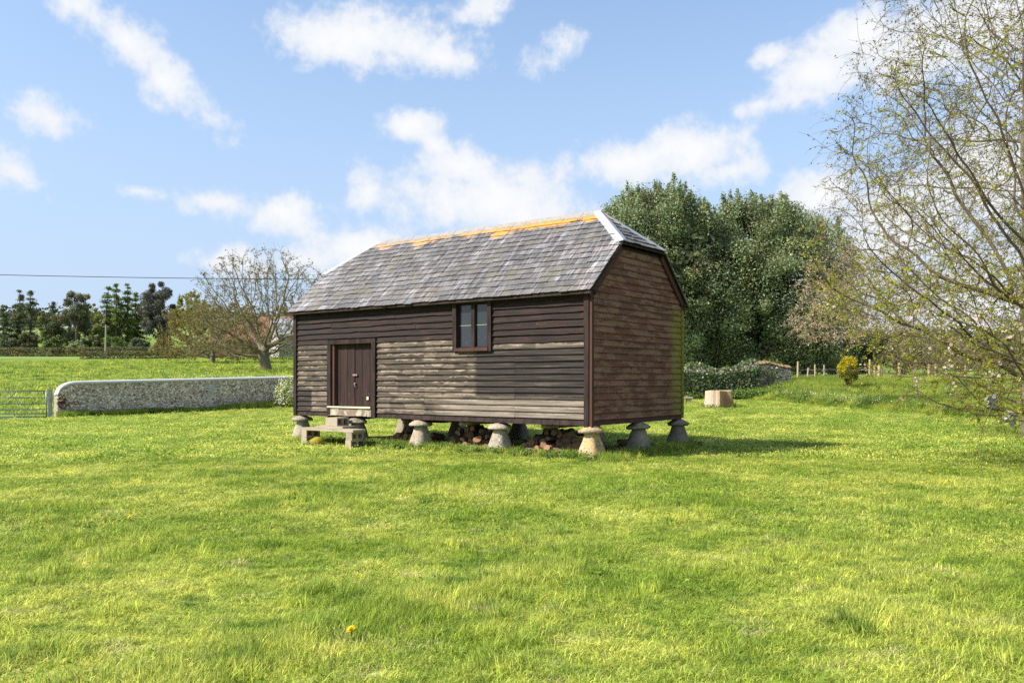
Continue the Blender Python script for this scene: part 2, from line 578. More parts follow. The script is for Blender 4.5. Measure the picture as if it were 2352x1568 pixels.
# slate: grey purple, streaked down the slope, lichen
def slate_mat(name):
    t = mat(name, 0.6, 0.4)
    co = root_coord(t)
    sx_, sy_, sz_ = t.xyz(co)
    oi = t.new('ShaderNodeObjectInfo')
    at = t.new('ShaderNodeAttribute', attribute_name='tint')
    per = t.mix(1.0, oi.outputs['Color'], at.outputs['Color'], 'MULTIPLY')
    fine = t.noise(co, 22.0, 4, 0.6)
    streak = t.noise(co, 1.0, 5, 0.65, mapping=(20, 1.2, 1.2))
    base = t.mix(fine, (0.060, 0.056, 0.059), (0.132, 0.123, 0.126))
    base = t.mix(t.step(streak, 0.46, 0.66, 0.0, 0.8), base, (0.27, 0.26, 0.262))
    base = t.mix(1.0, base, per, 'MULTIPLY')
    lic = t.noise(co, 1.7, 6, 0.7)
    base = t.mix(t.step(lic, 0.51, 0.60, 0.0, 0.8), base, t.mix(fine, (0.085, 0.078, 0.060), (0.17, 0.157, 0.125)))
    lic2 = t.noise(co, 5.5, 5, 0.7)
    base = t.mix(t.step(lic2, 0.67, 0.71, 0.0, 0.8), base, (0.36, 0.35, 0.32))
    dark = t.noise(co, 2.3, 5, 0.7, mapping=(1.0, 1.3, 1.3))
    base = t.mix(t.step(dark, 0.6, 0.72, 0.0, 0.55), base, (0.055, 0.05, 0.05))
    orn = t.noise(co, 22.0, 7, 0.85)
    orn2 = t.noise(co, 1.1, 3, 0.6)
    near = t.step(t.m('ADD', sz_, t.m('MULTIPLY', t.m('SUBTRACT', orn2, 0.5), 1.2)), 4.92, 5.42)
    rightm = t.step(sx_, -9.0, -1.2, 1.02, 1.2)
    om = t.step(t.m('MULTIPLY', t.m('MULTIPLY', orn, near), rightm), 0.50, 0.55)
    base = t.mix(om, base, t.mix(fine, (0.50, 0.20, 0.012), (0.68, 0.31, 0.025)))
    pale = t.m('MULTIPLY', t.step(t.m('MULTIPLY', orn2, near), 0.40, 0.55), 0.45)
    base = t.mix(t.m('MULTIPLY', pale, t.m('SUBTRACT', 1.0, om)), base, (0.42, 0.37, 0.33))
    return finish(t, base, t.bump(fine, 0.3, 0.004))


SLATE = slate_mat('slate')
t = mat('lead', 0.45, 0.5)
n = t.noise(root_coord(t), 6.0, 5, 0.65)
LEAD = finish(t, t.mix(n, (0.27, 0.29, 0.325), (0.42, 0.44, 0.48)), t.bump(n, 0.15, 0.01))
t = mat('ridge_lead', 0.6, 0.35)
co = root_coord(t)
n = t.noise(co, 7.0, 5, 0.7)
cr = t.mix(n, (0.15, 0.15, 0.155), (0.33, 0.33, 0.34))
n2 = t.noise(co, 12.0, 5, 0.75)
cr = t.mix(t.step(t.m('ADD', n2, t.step(t.xyz(co)[0], -8.5, -1.0, 0.0, 0.05)), 0.585, 0.64), cr, (0.58, 0.28, 0.03))
cr = t.mix(t.step(t.noise(co, 15.0, 4, 0.7), 0.62, 0.68, 0.0, .8), cr, (0.08, 0.08, 0.05))
RIDGE = finish(t, cr)

t = mat('dark_timber', 0.8, 0.2)
co = root_coord(t)
n = t.noise(co, 1.0, 5, 0.65, mapping=(9, 9, 2))
DARKT = finish(t, t.mix(t.step(n, .3, .7), (0.012, 0.008, 0.0075), (0.042, 0.026, 0.022)), t.bump(n, 0.4, 0.006))
t = mat('red_brown_timber', 0.8, 0.2)
co = root_coord(t)
n = t.noise(co, 1.0, 5, 0.65, mapping=(8, 8, 3))
n2 = t.noise(co, 3.0, 4, 0.6)
REDT = finish(t, t.mix(t.step(n2, .5, .7, 0, .5), t.mix(n, (0.045, 0.020, 0.017), (0.10, 0.048, 0.038)), (0.03, 0.018, 0.016)), t.bump(n, 0.4, 0.006))
t = mat('door_boards', 0.75, 0.25)
co = root_coord(t)
r_, g_, b_ = obj_rgb(t)
n = t.noise(co, 1.0, 5, 0.7, mapping=(34, 34, 1.3))
n2 = t.noise(co, 2.2, 4, 0.6)
c = t.mix(t.step(n, .3, .7), (0.008, 0.005, 0.0045), (0.042, 0.020, 0.017))
c = t.mix(t.step(n2, 0.5, 0.68, 0.0, 0.6), c, (0.014, 0.010, 0.010))
c = t.mix(t.step(t.noise(co, 1.0, 4, 0.6, mapping=(14, 14, 3)), 0.66, 0.72, 0, .7), c, (0.22, 0.10, 0.07))
DOORM = finish(t, t.mix(1.0, c, t.mix(g_, (0.8, .8, .8), (1.25, 1.2, 1.2)), 'MULTIPLY'), t.bump(n, 0.4, 0.004))
t = mat('lichened_oak', 0.9, 0.1)
co = root_coord(t)
n = t.noise(co, 1.0, 5, 0.7, mapping=(3, 8, 16))
n2 = t.noise(co, 4.0, 5, 0.7)
c = t.mix(n, (0.12, 0.075, 0.058), (0.33, 0.27, 0.20))
c = t.mix(t.step(n2, 0.5, 0.6, 0, .85), c, (0.44, 0.42, 0.33))
SILL = finish(t, c, t.bump(n, 0.5, 0.01))
t = mat('bleached_timber', 0.9, 0.1)
n = t.noise(root_coord(t), 1.0, 5, 0.7, mapping=(3, 20, 20))
PALET = finish(t, t.mix(n, (0.38, 0.34, 0.24), (0.62, 0.58, 0.45)))
t = mat('rusty_iron', 0.7, 0.4)
n = t.noise(root_coord(t), 40.0, 3, 0.6)
RUST = finish(t, t.mix(n, (0.12, 0.075, 0.06), (0.40, 0.27, 0.21)))
t = mat('dusty_glass', 0.12, 0.6)
co = root_coord(t)
n = t.noise(co, 9.0, 6, 0.75)
n2 = t.noise(co, 1.0, 5, 0.7, mapping=(30, 30, 2))
t.b.inputs['Base Color'].default_value = (0.05, 0.06, 0.068, 1)
dust = t.m('ADD', t.step(n, 0.55, 0.8, 0.0, 0.3), t.step(n2, 0.6, 0.75, 0.0, 0.12))
t.put(t.b.inputs['Base Color'], t.mix(dust, (0.022, 0.027, 0.032), (0.22, 0.25, 0.28)))
t.put(t.b.inputs['Roughness'], t.m('MULTIPLY_ADD', dust, 0.4, 0.06))
GLASS = t.mat

# ------------------------------------------------------------------ granary walls
EAVE_Y, EAVE_Z, RIDGE_Y, RIDGE_Z = -0.20, 3.45, 2.05, 5.50
SLOPE = (RIDGE_Z - EAVE_Z) / (RIDGE_Y - EAVE_Y)
HIP_Z = 4.60


def boardmesh(name, axis, a0, a1, z0, h, wav=0.0, seed=0, out0=0.0, z_clip=None):
    """one feather-edged board: lies along the wall, lower edge proud; wav gives a waney lower edge"""
    n = max(2, int((a1 - a0) / 0.16) + 1) if wav else 2
    A = np.linspace(a0, a1, n)
    lo = z0 + (wav * (2 * fbm(A * 1.5 + seed * 3.1, A * 0 + seed, seed, 3) - 1) if wav else np.zeros(n) + 0.0)
    if wav:
        lo = lo + (np.abs(2 * vnoise(A * 3.0, A * 0 + seed * 1.7, seed + 5) - 1) > 0.86) * wav * 0.6
    dp = 0.004 * (2 * fbm(A * 1.2 + seed, A * 0, seed + 3, 2) - 1)
    dpb = np.array([-0.002, 0.002])[seed % 2]
    rows = [(out0 + 0.020 + dp * 0, lo + .004), (out0 + 0.050 + dp + dpb, lo), (out0 + 0.052 + dp + dpb, lo + 0.006), (out0 + 0.010 + 0 * dp, 0 * lo + z0 + h), (out0 + 0.001 + 0 * dp, 0 * lo + z0 + h)]
    mb = MB()
    if axis == 'x':
        V = [np.stack([A, -o, z], -1) for o, z in rows]
    else:
        V = [np.stack([o, A, z], -1) for o, z in rows]
    V = np.stack(V, 1).reshape(-1, 3)
    k = 5
    idx = np.arange(n * k).reshape(n, k)
    a, b = idx[:-1], idx[1:]
    F = np.stack([a, b, np.roll(b, -1, 1), np.roll(a, -1, 1)], -1).reshape(-1, 4)
    mb.add(V, F, [(idx[0][0], idx[0][i], idx[0][i + 1]) for i in range(1, k - 1)] + [(idx[-1][0], idx[-1][i + 1], idx[-1][i]) for i in range(1, k - 1)])
    return mb


def put_board(parent, axis, a0, a1, z0, h, material, wav=0.0, out0=0.0, dark=None):
    put_board.k += 1
    mb = boardmesh('weatherboard', axis, a0, a1, z0, h, wav, put_board.k, out0)
    o = mb.build('weatherboard', material, parent)
    o.color = (0, random.random(), random.random() if dark is None else dark, 1)
    return o


put_board.k = 0

mb = MB()   # carcass of the front wall, with real openings for door and window
for (x0, x1, z0, z1) in [(-GL, -7.92, .72, 3.52), (-7.92, -6.33, 2.56, 3.52), (-7.92, -6.33, .72, .90), (-6.33, -3.58, .72, 3.52), (-3.58, -2.65, .72, 2.36), (-3.58, -2.65, 3.40, 3.52), (-2.65, -0.0, .72, 3.52)]:
    mb.box((x0, 0.0, z0), (x1, 0.10, z1))
front_wall = mb.build('front_wall', DARKT, granary)
mb = MB()
pts = [(0.0, .72), (GW, .72), (GW, 3.54), (3.03, HIP_Z - .06), (1.07, HIP_Z - .06), (0.0, 3.54)]
V = [(0.0, y, z) for y, z in pts] + [(-0.10, y, z) for y, z in pts]
mb.add(V, [(0, 1, 2, 5), (5, 2, 3, 4), (6, 11, 8, 7), (11, 10, 9, 8)] + [(i, i + 6, (i + 1) % 6 + 6, (i + 1) % 6) for i in range(6)])
gable_wall = mb.build('gable_wall', DARKT, granary)
mb = MB()
mb.add([(x - GL + .10, y, z) for x, y, z in V], [(0, 1, 2, 5), (5, 2, 3, 4), (6, 11, 8, 7), (11, 10, 9, 8)] + [(i, i + 6, (i + 1) % 6 + 6, (i + 1) % 6) for i in range(6)])
for i in range(26):
    z = .80 + .1405 * i
    y0 = 0.02 if z < 3.4 else min(max((z + .16 - EAVE_Z) / SLOPE + EAVE_Y + 0.04, 0.02), 1.2)
    if z < HIP_Z - .2:
        mb.box((-GL - .03, y0, z), (-GL - .002, GW - y0, z + .136))
mb.build('end_wall', BOARD_G, granary)
mb = MB()
mb.box((-GL, GW - .1, .72), (0, GW, 3.5))
for i in range(19):
    z = .80 + .1405 * i
    mb.box((-GL + .02, GW + .002, z), (-.02, GW + .03, z + .136))
mb.build('rear_wall', BOARD_D, granary)

# front: lower weathered rows
P = 0.135
for i in range(13):
    z = 0.82 + P * i
    segs = [(-9.27, -8.03)]
    if i < 11:
        cuts = [[-4.62, -1.93], [-1.93], [-4.62], [-4.62, -1.93]][i % 4] if i != 5 else [-4.0]
        e = [-6.22] + cuts + [-0.135]
        segs += [(e[k] + .002, e[k + 1] - .002) for k in range(len(e) - 1)]
    elif i == 11:
        segs += [(-6.22, -3.70), (-2.55, -0.135)]
    else:
        segs += [(-6.22, -3.70)]
    for (x0, x1) in segs:
        put_board(front_wall, 'x', x0, x1, z, P + .016, BOARD_W, 0.0)
# front: upper waney tarred rows
z = 2.575
k = 0
while z < 3.46:
    h = random.choice([0.128, 0.14, 0.15])
    segs = []
    if z < 2.66:
        segs += [(-9.27, -8.03)]
        segs += [(-6.22, -3.69)]
    else:
        cuts = [[-8.0, -5.9], [-7.3], [-6.3, -4.9], [-7.9], [-5.6]][k % 5]
        e = [-9.27] + cuts + [-3.69]
        segs += [(e[j] + .002, e[j + 1] - .002) for j in range(len(e) - 1)]
    for (x0, x1) in segs:
        put_board(front_wall, 'x', x0, x1, z, h + .02, BOARD_D, 0.022)
    z += h
    k += 1
z = 2.44
while z < 3.46:
    h = random.choice([0.135, 0.15, 0.165])
    cuts = [-1.35] if (k % 3 == 0) else []
    e = [-2.56] + cuts + [-0.135]
    for j in range(len(e) - 1):
        put_board(front_wall, 'x', e[j] + .002, e[j + 1] - .002, z, h + .02, BOARD_D, 0.020)
    z += h
    k += 1
# skirting board along the foot of the front, in three lengths
for (x0, x1, lo_) in [(-9.28, -8.03, .70), (-6.22, -5.0, .70), (-4.997, -0.14, .69)]:
    o = put_board(front_wall, 'x', x0, x1, lo_, .145, DARKT, 0.006)

# gable boards, cut to the slope of the roof
for i in range(28):
    z = .80 + .1405 * i
    if z > HIP_Z - .16:
        break
    top = z + .12
    y0 = 0.03 if top < 3.60 else (top - EAVE_Z) / SLOPE + EAVE_Y + .02
    put_board(gable_wall, 'y', y0, GW - y0, z, .156, BOARD_G, 0.0 if i % 5 else 0.004)
o = put_board(gable_wall, 'y', 0.03, GW - .02, .69, .13, REDT, 0.004)

# corner boards
for (x0, x1, y0, y1, z0, z1, nm, mm) in [(-0.125, -0.008, -.075, -.001, .66, 3.50, 'corner_board', DARKT), (-0.006, .062, -.055, .028, .64, 3.46, 'corner_board', REDT),
                                   (-9.40, -9.28, -.075, -.001, .68, 3.46, 'corner_board', DARKT), (.002, .07, GW - .02, GW + .05, .72, 3.46, 'corner_board', BOARD_G)]:
    m2 = MB()
    m2.box((x0, y0, z0), (x1, y1, z1), jit=.003)
    m2.build(nm, mm, granary)
# eaves board under the slates
m2 = MB()
m2.box((-9.42, -.085, 3.44), (.10, -.03, 3.56))
m2.build('eaves_board', DARKT, granary)

# floor and the timbers below it
m2 = MB()
m2.box((-GL + .02, .10, .745), (-.10, GW - .10, .80))
floor = m2.build('floor', DARKT, granary)
for j, yy in enumerate((.16, 2.05, 3.94)):
    m2 = MB()
    m2.box((-GL + .05, yy - .09, .695), (-.06, yy + .09, .743), jit=.004)
    m2.build('sleeper_beam', DARKT, floor)
for xx in (-1.28, -3.62, -5.05, -8.2):
    m2 = MB()
    ys = np.linspace(.13, 3.98, 8)
    P_ = np.stack([xx + RNG.normal(0, .012, 8), ys, np.full(8, .635) + RNG.normal(0, .008, 8)], -1)
    m2.tube(P_, .062 + RNG.normal(0, .004, 8), 8)
    m2.build('joist', SILL if xx > -4 else DARKT, floor, smooth=True)

# ------------------------------------------------------------------ door
frame = MB()
frame.box((-8.02, -.088, .74), (-7.885, .06, 2.56))
frame.box((-6.365, -.088, .70), (-6.235, .06, 2.56))
frame.box((-8.02, -.083, 2.563), (-6.235, .06, 2.675))
dframe = frame.build('door_frame', DARKT, granary)
m2 = MB()
m2.box((-7.882, -.04, .96), (-7.79, .075, 2.56))
m2.build('door_stop', REDT, dframe)
m2 = MB()
m2.box((-6.44, .005, .96), (-6.368, .075, 2.56))
m2.build('door_stop', REDT, dframe)
m2 = MB()
m2.box((-7.88, .081, .97), (-6.37, .098, 2.555))
door = m2.build('door', DARKT, granary)
e = np.linspace(-7.79, -6.44, 11)
for i in range(10):
    m2 = MB()
    dy = .048 + .006 * (i % 2) + (.012 if i > 4 else 0)
    m2.box((e[i] + .002, dy, .975), (e[i + 1] - .002, .079, 2.555))
    o = m2.build('plank', DOORM, door)
    o.color = (0, random.random(), random.random(), 1)
m2 = MB()
m2.box((-7.16, .022, 1.745), (-7.00, .046, 1.79), jit=.002)
m2.box((-7.08, .012, 1.75), (-7.055, .024, 1.785))
m2.build('hasp', RUST, door)
m2 = MB()
m2.tube([(-7.075, .046, 1.56), (-7.075, .02, 1.55), (-7.07, .018, 1.50), (-7.065, .035, 1.46)], .016, 6)
m2.box((-7.13, .036, 1.53), (-7.09, .047, 1.57))
m2.build('padlock', RUST, door)
m2 = MB()
m2.box((-6.66, .030, 1.14), (-6.585, .047, 1.22), jit=.002)
m2.build('patch', PALET, door)
m2 = MB()
m2.box((-7.98, -.12, .928), (-6.37, .047, .966), jit=.004)
m2.build('threshold', PALET, granary)
m2 = MB()
xs = np.linspace(-7.99, -6.38, 12)
for i in range(11):
    m2.box((xs[i], -.085 + .004 * math.sin(i * 2.1), .725 + .006 * math.sin(i)), (xs[i + 1], -.001, .926))
m2.build('sill_beam', SILL, granary)

# ------------------------------------------------------------------ window
m2 = MB()
m2.box((-3.685, -.090, 2.29), (-3.575, .07, 3.50))
m2.box((-2.665, -.090, 2.27), (-2.555, .07, 3.50))
m2.box((-3.573, -.084, 3.365), (-2.667, .07, 3.50))
window = m2.build('window', DARKT, granary)
m2 = MB()
m2.box((-3.16, -.05, 2.37), (-3.06, .05, 3.363))
m2.build('mullion', DARKT, window)
m2 = MB()
m2.box((-3.60, -.115, 2.285), (-2.64, .05, 2.368), jit=.006)
m2.build('sill', REDT, window)
for (x0, x1) in [(-3.555, -3.175), (-3.045, -2.685)]:
    m2 = MB()
    for q in [((x0 - .018, -.02, 2.372), (x0, .03, 3.362)), ((x1, -.02, 2.372), (x1 + .018, .03, 3.362)), ((x0, -.018, 2.372), (x1, .03, 2.395)), ((x0, -.018, 3.34), (x1, .03, 3.362))]:
        m2.box(*q)
    m2.build('casement', DARKT, window)
    for (z0, z1) in [(2.396, 2.876), (2.884, 3.339)]:
        m2 = MB()
        m2.box((x0 + .001, .008, z0), (x1 - .001, .013, z1))
        m2.build('pane', GLASS, window)
    m2 = MB()
    m2.box((x0 + .001, .004, 2.8765), (x1 - .001, .018, 2.8835))
    m2.build('glazing_bar', PALET, window)

# ------------------------------------------------------------------ roof
XL, XR = -9.47, .12
HXR, HXL = XR + .03, XL - .03
RXR, RXL = -1.03, -8.33
HYN = (HIP_Z - EAVE_Z) / SLOPE + EAVE_Y
BY = GW - EAVE_Y
m2 = MB()
top = [(XL, EAVE_Y, EAVE_Z), (XR, EAVE_Y, EAVE_Z), (HXR, HYN, HIP_Z), (RXR, RIDGE_Y, RIDGE_Z), (RXL, RIDGE_Y, RIDGE_Z), (HXL, HYN, HIP_Z),
       (XL, BY, EAVE_Z), (XR, BY, EAVE_Z), (HXR, GW - HYN, HIP_Z), (HXL, GW - HYN, HIP_Z)]
top = [(x, y, z - .015) for x, y, z in top]
bot = [(x, y, z - .045) for x, y, z in top]
q4 = [(0, 1, 2, 5), (5, 2, 3, 4), (7, 6, 9, 8), (8, 9, 4, 3)]
q3 = [(2, 8, 3), (9, 5, 4)]
ring = [0, 1, 2, 8, 7, 6, 9, 5]
F4 = q4 + [tuple(10 + i for i in reversed(q)) for q in q4] + [(ring[i], 10 + ring[i], 10 + ring[(i + 1) % 8], ring[(i + 1) % 8]) for i in range(8)]
F3 = q3 + [tuple(10 + i for i in reversed(q)) for q in q3]
m2.add(top + bot, F4, F3)
roof = m2.build('roof', DARKT, granary)


def plane_mat(origin, udir, vdir):
    u, v = Vector(udir).normalized(), Vector(vdir).normalized()
    n = u.cross(v)
    M = Matrix(((u.x, v.x, n.x, origin[0]), (u.y, v.y, n.y, origin[1]), (u.z, v.z, n.z, origin[2]), (0, 0, 0, 1)))
    return M


def slates(origin, udir, vdir, length, gauge, lim, wmean, seed):
    """list of slates on one slope: (s0, corners u at foot, corners u at head, ...)"""
    rnd = random.Random(seed)
    out = []
    rows = int(length / gauge)
    for k in range(rows + 1):
        s = k * gauge
        if s > length - .02:
            break
        L = min(gauge * 1.32, length - s)
        lo0, hi0 = lim(s)
        lo1, hi1 = lim(s + L)
        lo1 = max(lo1, lo0)
        u = lo0 - rnd.random() * wmean
        while u < hi0:
            wd = wmean * rnd.choice([.8, .9, 1, 1, 1.1, 1.25])
            a0, b0 = max(u, lo0), min(u + wd, hi0)
            a1, b1 = max(u, lo1), min(u + wd, hi1)
            if b1 < a1:
                a1 = b1 = min(max(a1, lo1), hi1) if a1 > hi1 else max(min(b1, hi1), lo1)
            if b0 - a0 > .03:
                out.append((s, L, a0, b0, a1, b1))
            u += wd
    return out


def slate_verts(s, L, a0, b0, a1, b1, rnd, gap=.004):
    lift = .038 + rnd.uniform(-.004, .008)
    slip = rnd.uniform(-.010, .010) if rnd.random() < .75 else rnd.uniform(-.03, .0)
    sk = rnd.uniform(-.006, .006)
    f0, f1 = s - .012 + slip - sk, s - .012 + slip + sk
    h0 = s + L
    g2 = gap
    th = .013
    low = [(a0 + g2, f0, lift), (b0 - g2, f1, lift + rnd.uniform(-.004, .004)), (max(b1 - g2, a1), h0, .012), (min(a1 + g2, b1), h0, .012)]
    return [(x, y, z - th) for x, y, z in low] + low


SF = [(0, 3, 2, 1), (4, 5, 6, 7), (0, 1, 5, 4), (1, 2, 6, 5), (2, 3, 7, 6), (3, 0, 4, 7)]
slope_len = math.hypot(RIDGE_Y - EAVE_Y, RIDGE_Z - EAVE_Z)
hip_s = slope_len * (HIP_Z - EAVE_Z) / (RIDGE_Z - EAVE_Z)


def lim_main(s):
    if s <= hip_s:
        return XL, XR
    k = (s - hip_s) / (slope_len - hip_s)
    return HXL + (RXL - HXL) * k, HXR + (RXR - HXR) * k


def slate_tint(rnd, u, s):
    v = rnd.choice([.72, .84, .92, 1, 1, 1.05, 1.15, 1.35])
    if u < XL + .55 + rnd.random() * .5 or (u > XR - .28 and s < hip_s):
        v = rnd.choice([1.35, 1.6, 1.8])
    w_ = rnd.uniform(-.05, .06)
    return (v * (1 + w_), v, v * (1 - w_ * .4))


def lay(listed, M, rnd, budget, joined):
    n = 0
    for (s, L, a0, b0, a1, b1) in listed:
        tint = slate_tint(rnd, (a0 + b0) / 2, s)
        Vs = slate_verts(s, L, a0, b0, a1, b1, rnd)
        if n < budget:
            n += 1
            cx_, cy_ = (a0 + b0) / 2, s
            mm = MB()
            mm.add([(x - cx_, y - cy_, z) for x, y, z in Vs], SF)
            o = mm.build('slate', SLATE, roof)
            o.matrix_local = M @ Matrix.Translation((cx_, cy_, 0))
            o.color = (*tint, 1)
        else:
            A = np.array(Vs) @ np.array(M.to_3x3()).T + np.array(M.translation)
            joined.add(A, SF, tint=tint)


rnd = random.Random(11)
joined = MB()
Mmain = plane_mat((0, EAVE_Y, EAVE_Z), (1, 0, 0), (0, RIDGE_Y - EAVE_Y, RIDGE_Z - EAVE_Z))
main = slates(None, None, None, slope_len, .198, lim_main, .255, 3)
main.sort(key=lambda q: -(q[2] + q[3]))
hip_len = math.dist((HXR, 0, HIP_Z), (RXR, 0, RIDGE_Z))
Mhip = plane_mat((HXR, RIDGE_Y, HIP_Z), (0, 1, 0), (RXR - HXR, 0, RIDGE_Z - HIP_Z))
hw = RIDGE_Y - HYN
hip = slates(None, None, None, hip_len, .198, lambda s: (-hw * (1 - s / hip_len) - .001, hw * (1 - s / hip_len) + .001), .255, 5)
lay(hip, Mhip, rnd, 300, joined)
nh = len(hip)
lay(main, Mmain, rnd, max(300 - nh, 0), joined)
Mback = plane_mat((0, BY, EAVE_Z), (-1, 0, 0), (0, RIDGE_Y - BY, RIDGE_Z - EAVE_Z))
lay(slates(None, None, None, slope_len, .198, lambda s: (-lim_main(s)[1], -lim_main(s)[0]), .255, 8), Mback, rnd, 0, joined)
Mhl = plane_mat((HXL, RIDGE_Y, HIP_Z), (0, -1, 0), (RXL - HXL, 0, RIDGE_Z - HIP_Z))
lay(slates(None, None, None, hip_len, .198, lambda s: (-hw * (1 - s / hip_len), hw * (1 - s / hip_len)), .255, 9), Mhl, rnd, 0, joined)
joined.build('slate_courses', SLATE, roof, kind='stuff')

# lead over the hips
def fold(p0, p1, dirs, wid, parent, nm, mt, lift=.062, nseg=5, taper=False):
    """a folded strip from p0 to p1 with two wings along dirs"""
    p0, p1 = Vector(p0), Vector(p1)
    mm = MB()
    V = []
    for i in range(nseg + 1):
        p = p0.lerp(p1, i / nseg)
        up = Vector((0, 0, lift + .01 + random.uniform(-.003, .003)))
        wv = wid * (1 + random.uniform(-.05, .05))
        a_ = p + Vector(dirs[0]) * wv + Vector((0, 0, lift))
        wv2 = wv * (min(1.0, 2.2 * (1 - i / nseg) + .08) if taper else 1.0)
        b_ = p + Vector(dirs[1]) * wv2 + Vector((0, 0, lift))
        V += [a_, p + up, b_, a_ - Vector((0, 0, .02)), p + up - Vector((0, 0, .022)), b_ - Vector((0, 0, .02))]
    F = []
    for i in range(nseg):
        o = i * 6
        n_ = o + 6
        F += [(o, n_, n_ + 1, o + 1), (o + 1, n_ + 1, n_ + 2, o + 2), (o, o + 3, n_ + 3, n_), (o + 2, n_ + 2, n_ + 5, o + 5)]
    F += [(0, 1, 4, 3), (1, 2, 5, 4)]
    o = nseg * 6
    F += [(o, o + 3, o + 4, o + 1), (o + 1, o + 4, o + 5, o + 2)]
    mm.add([tuple(v) for v in V], F)
    return mm.build(nm, mt, parent)


for (hx, rx, sx) in [(HXR, RXR, 1), (HXL, RXL, -1)]:
    for sy in (-1, 1):
        y0 = HYN if sy < 0 else GW - HYN
        p0 = (hx + .02 * sx, y0 + .02 * sy, HIP_Z - .03)
        p1 = (rx, RIDGE_Y, RIDGE_Z)
        main_dir = Vector((-sx * 1.0, 0, 0)) + Vector((0, sy * .12, -.12 * SLOPE))
        hip_dir = Vector((0.05 * sx, -sy * 1.0, -.04))
        fold(p0, p1, (main_dir, hip_dir), .175, roof, 'hip_flashing', LEAD, taper=True)
# ridge capping in short lengths
nr_ = 15
for i in range(nr_):
    x0 = RXL - .06 + (RXR - RXL + .12) * i / nr_
    x1 = RXL - .06 + (RXR - RXL + .12) * (i + 1) / nr_ - .006
    dz = random.uniform(-.004, .008)
    o = fold((x0, RIDGE_Y, RIDGE_Z + dz), (x1, RIDGE_Y, RIDGE_Z + dz), (Vector((0, -1, -SLOPE * .97)), Vector((0, 1, -SLOPE * .97))), .125, roof, 'ridge_cap', RIDGE, lift=.05, nseg=1)
# bargeboards beneath the verges at the near gable
for sy in (0, 1):
    mm = MB()
    def yy(y): return y if sy == 0 else GW - y
    V = []
    for (y, z) in [(EAVE_Y + .05, EAVE_Z - .05), (HYN + .02, HIP_Z - .07)]:
        for xo in (.06, .09):
            V += [(xo, yy(y), z - .005), (xo, yy(y + .09), z - .10)]
    mm.add(V, [(0, 1, 5, 4), (2, 6, 7, 3), (0, 4, 6, 2), (1, 3, 7, 5), (0, 2, 3, 1), (4, 5, 7, 6)])
    mm.build('bargeboard', REDT, roof)
# purlin ends at the eaves of the gable
for (y, z) in [(-.02, 3.42), (GW + .04, 3.44)]:
    mm = MB()
    mm.tube([(-.02, y, z), (.08, y, z), (.125, y, z + .005)], [.05, .055, .045], 8)
    mm.build('plate_end', DARKT, roof, smooth=True)

# ------------------------------------------------------------------ staddle stones
t = mat('staddle_stone', 0.92, 0.1)
oc = t.new('ShaderNodeTexCoord').outputs['Object']
oi = t.new('ShaderNodeObjectInfo')
sp = t.new('ShaderNodeSeparateColor')
t.l.new(oi.outputs['Color'], sp.inputs[0])
va = t.new('ShaderNodeVectorMath', operation='ADD')
t.put(va.inputs[0], oc)
cm = t.new('ShaderNodeCombineXYZ')
t.put(cm.inputs[0], t.m('MULTIPLY', oi.outputs['Random'], 17.0))
t.put(cm.inputs[2], t.m('MULTIPLY', oi.outputs['Random'], 5.0))
t.put(va.inputs[1], cm.outputs[0])
vv = va.outputs[0]
n1 = t.noise(vv, 3.0, 6, 0.7)
n2 = t.noise(vv, 6.0, 6, 0.72)
n3 = t.noise(vv, 30.0, 4, 0.65)
c = t.mix(t.step(n3, .3, .7), (0.22, 0.195, 0.145), (0.46, 0.41, 0.32))
c = t.mix(t.step(n1, 0.42, 0.62, 0, .8), c, t.mix(n3, (0.13, 0.11, 0.09), (0.25, 0.215, 0.175)))
c = t.mix(t.step(n2, 0.57, 0.64, 0, .85), c, (0.56, 0.56, 0.52))
om = t.step(t.m('ADD', t.noise(vv, 11.0, 7, 0.78), t.m('MULTIPLY', sp.outputs[0], 0.085)), 0.60, 0.66)
c = t.mix(om, c, t.mix(n3, (0.50, 0.25, 0.03), (0.68, 0.40, 0.07)))
gm = t.step(t.m('ADD', t.noise(vv, 3.4, 5, 0.7), t.m('MULTIPLY', sp.outputs[1], 0.16)), 0.62, 0.70)
c = t.mix(gm, c, (0.13, 0.15, 0.05))
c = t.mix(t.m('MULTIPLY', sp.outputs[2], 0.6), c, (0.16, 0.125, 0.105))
STONE = finish(t, c, t.bump(n2, 0.6, 0.03))


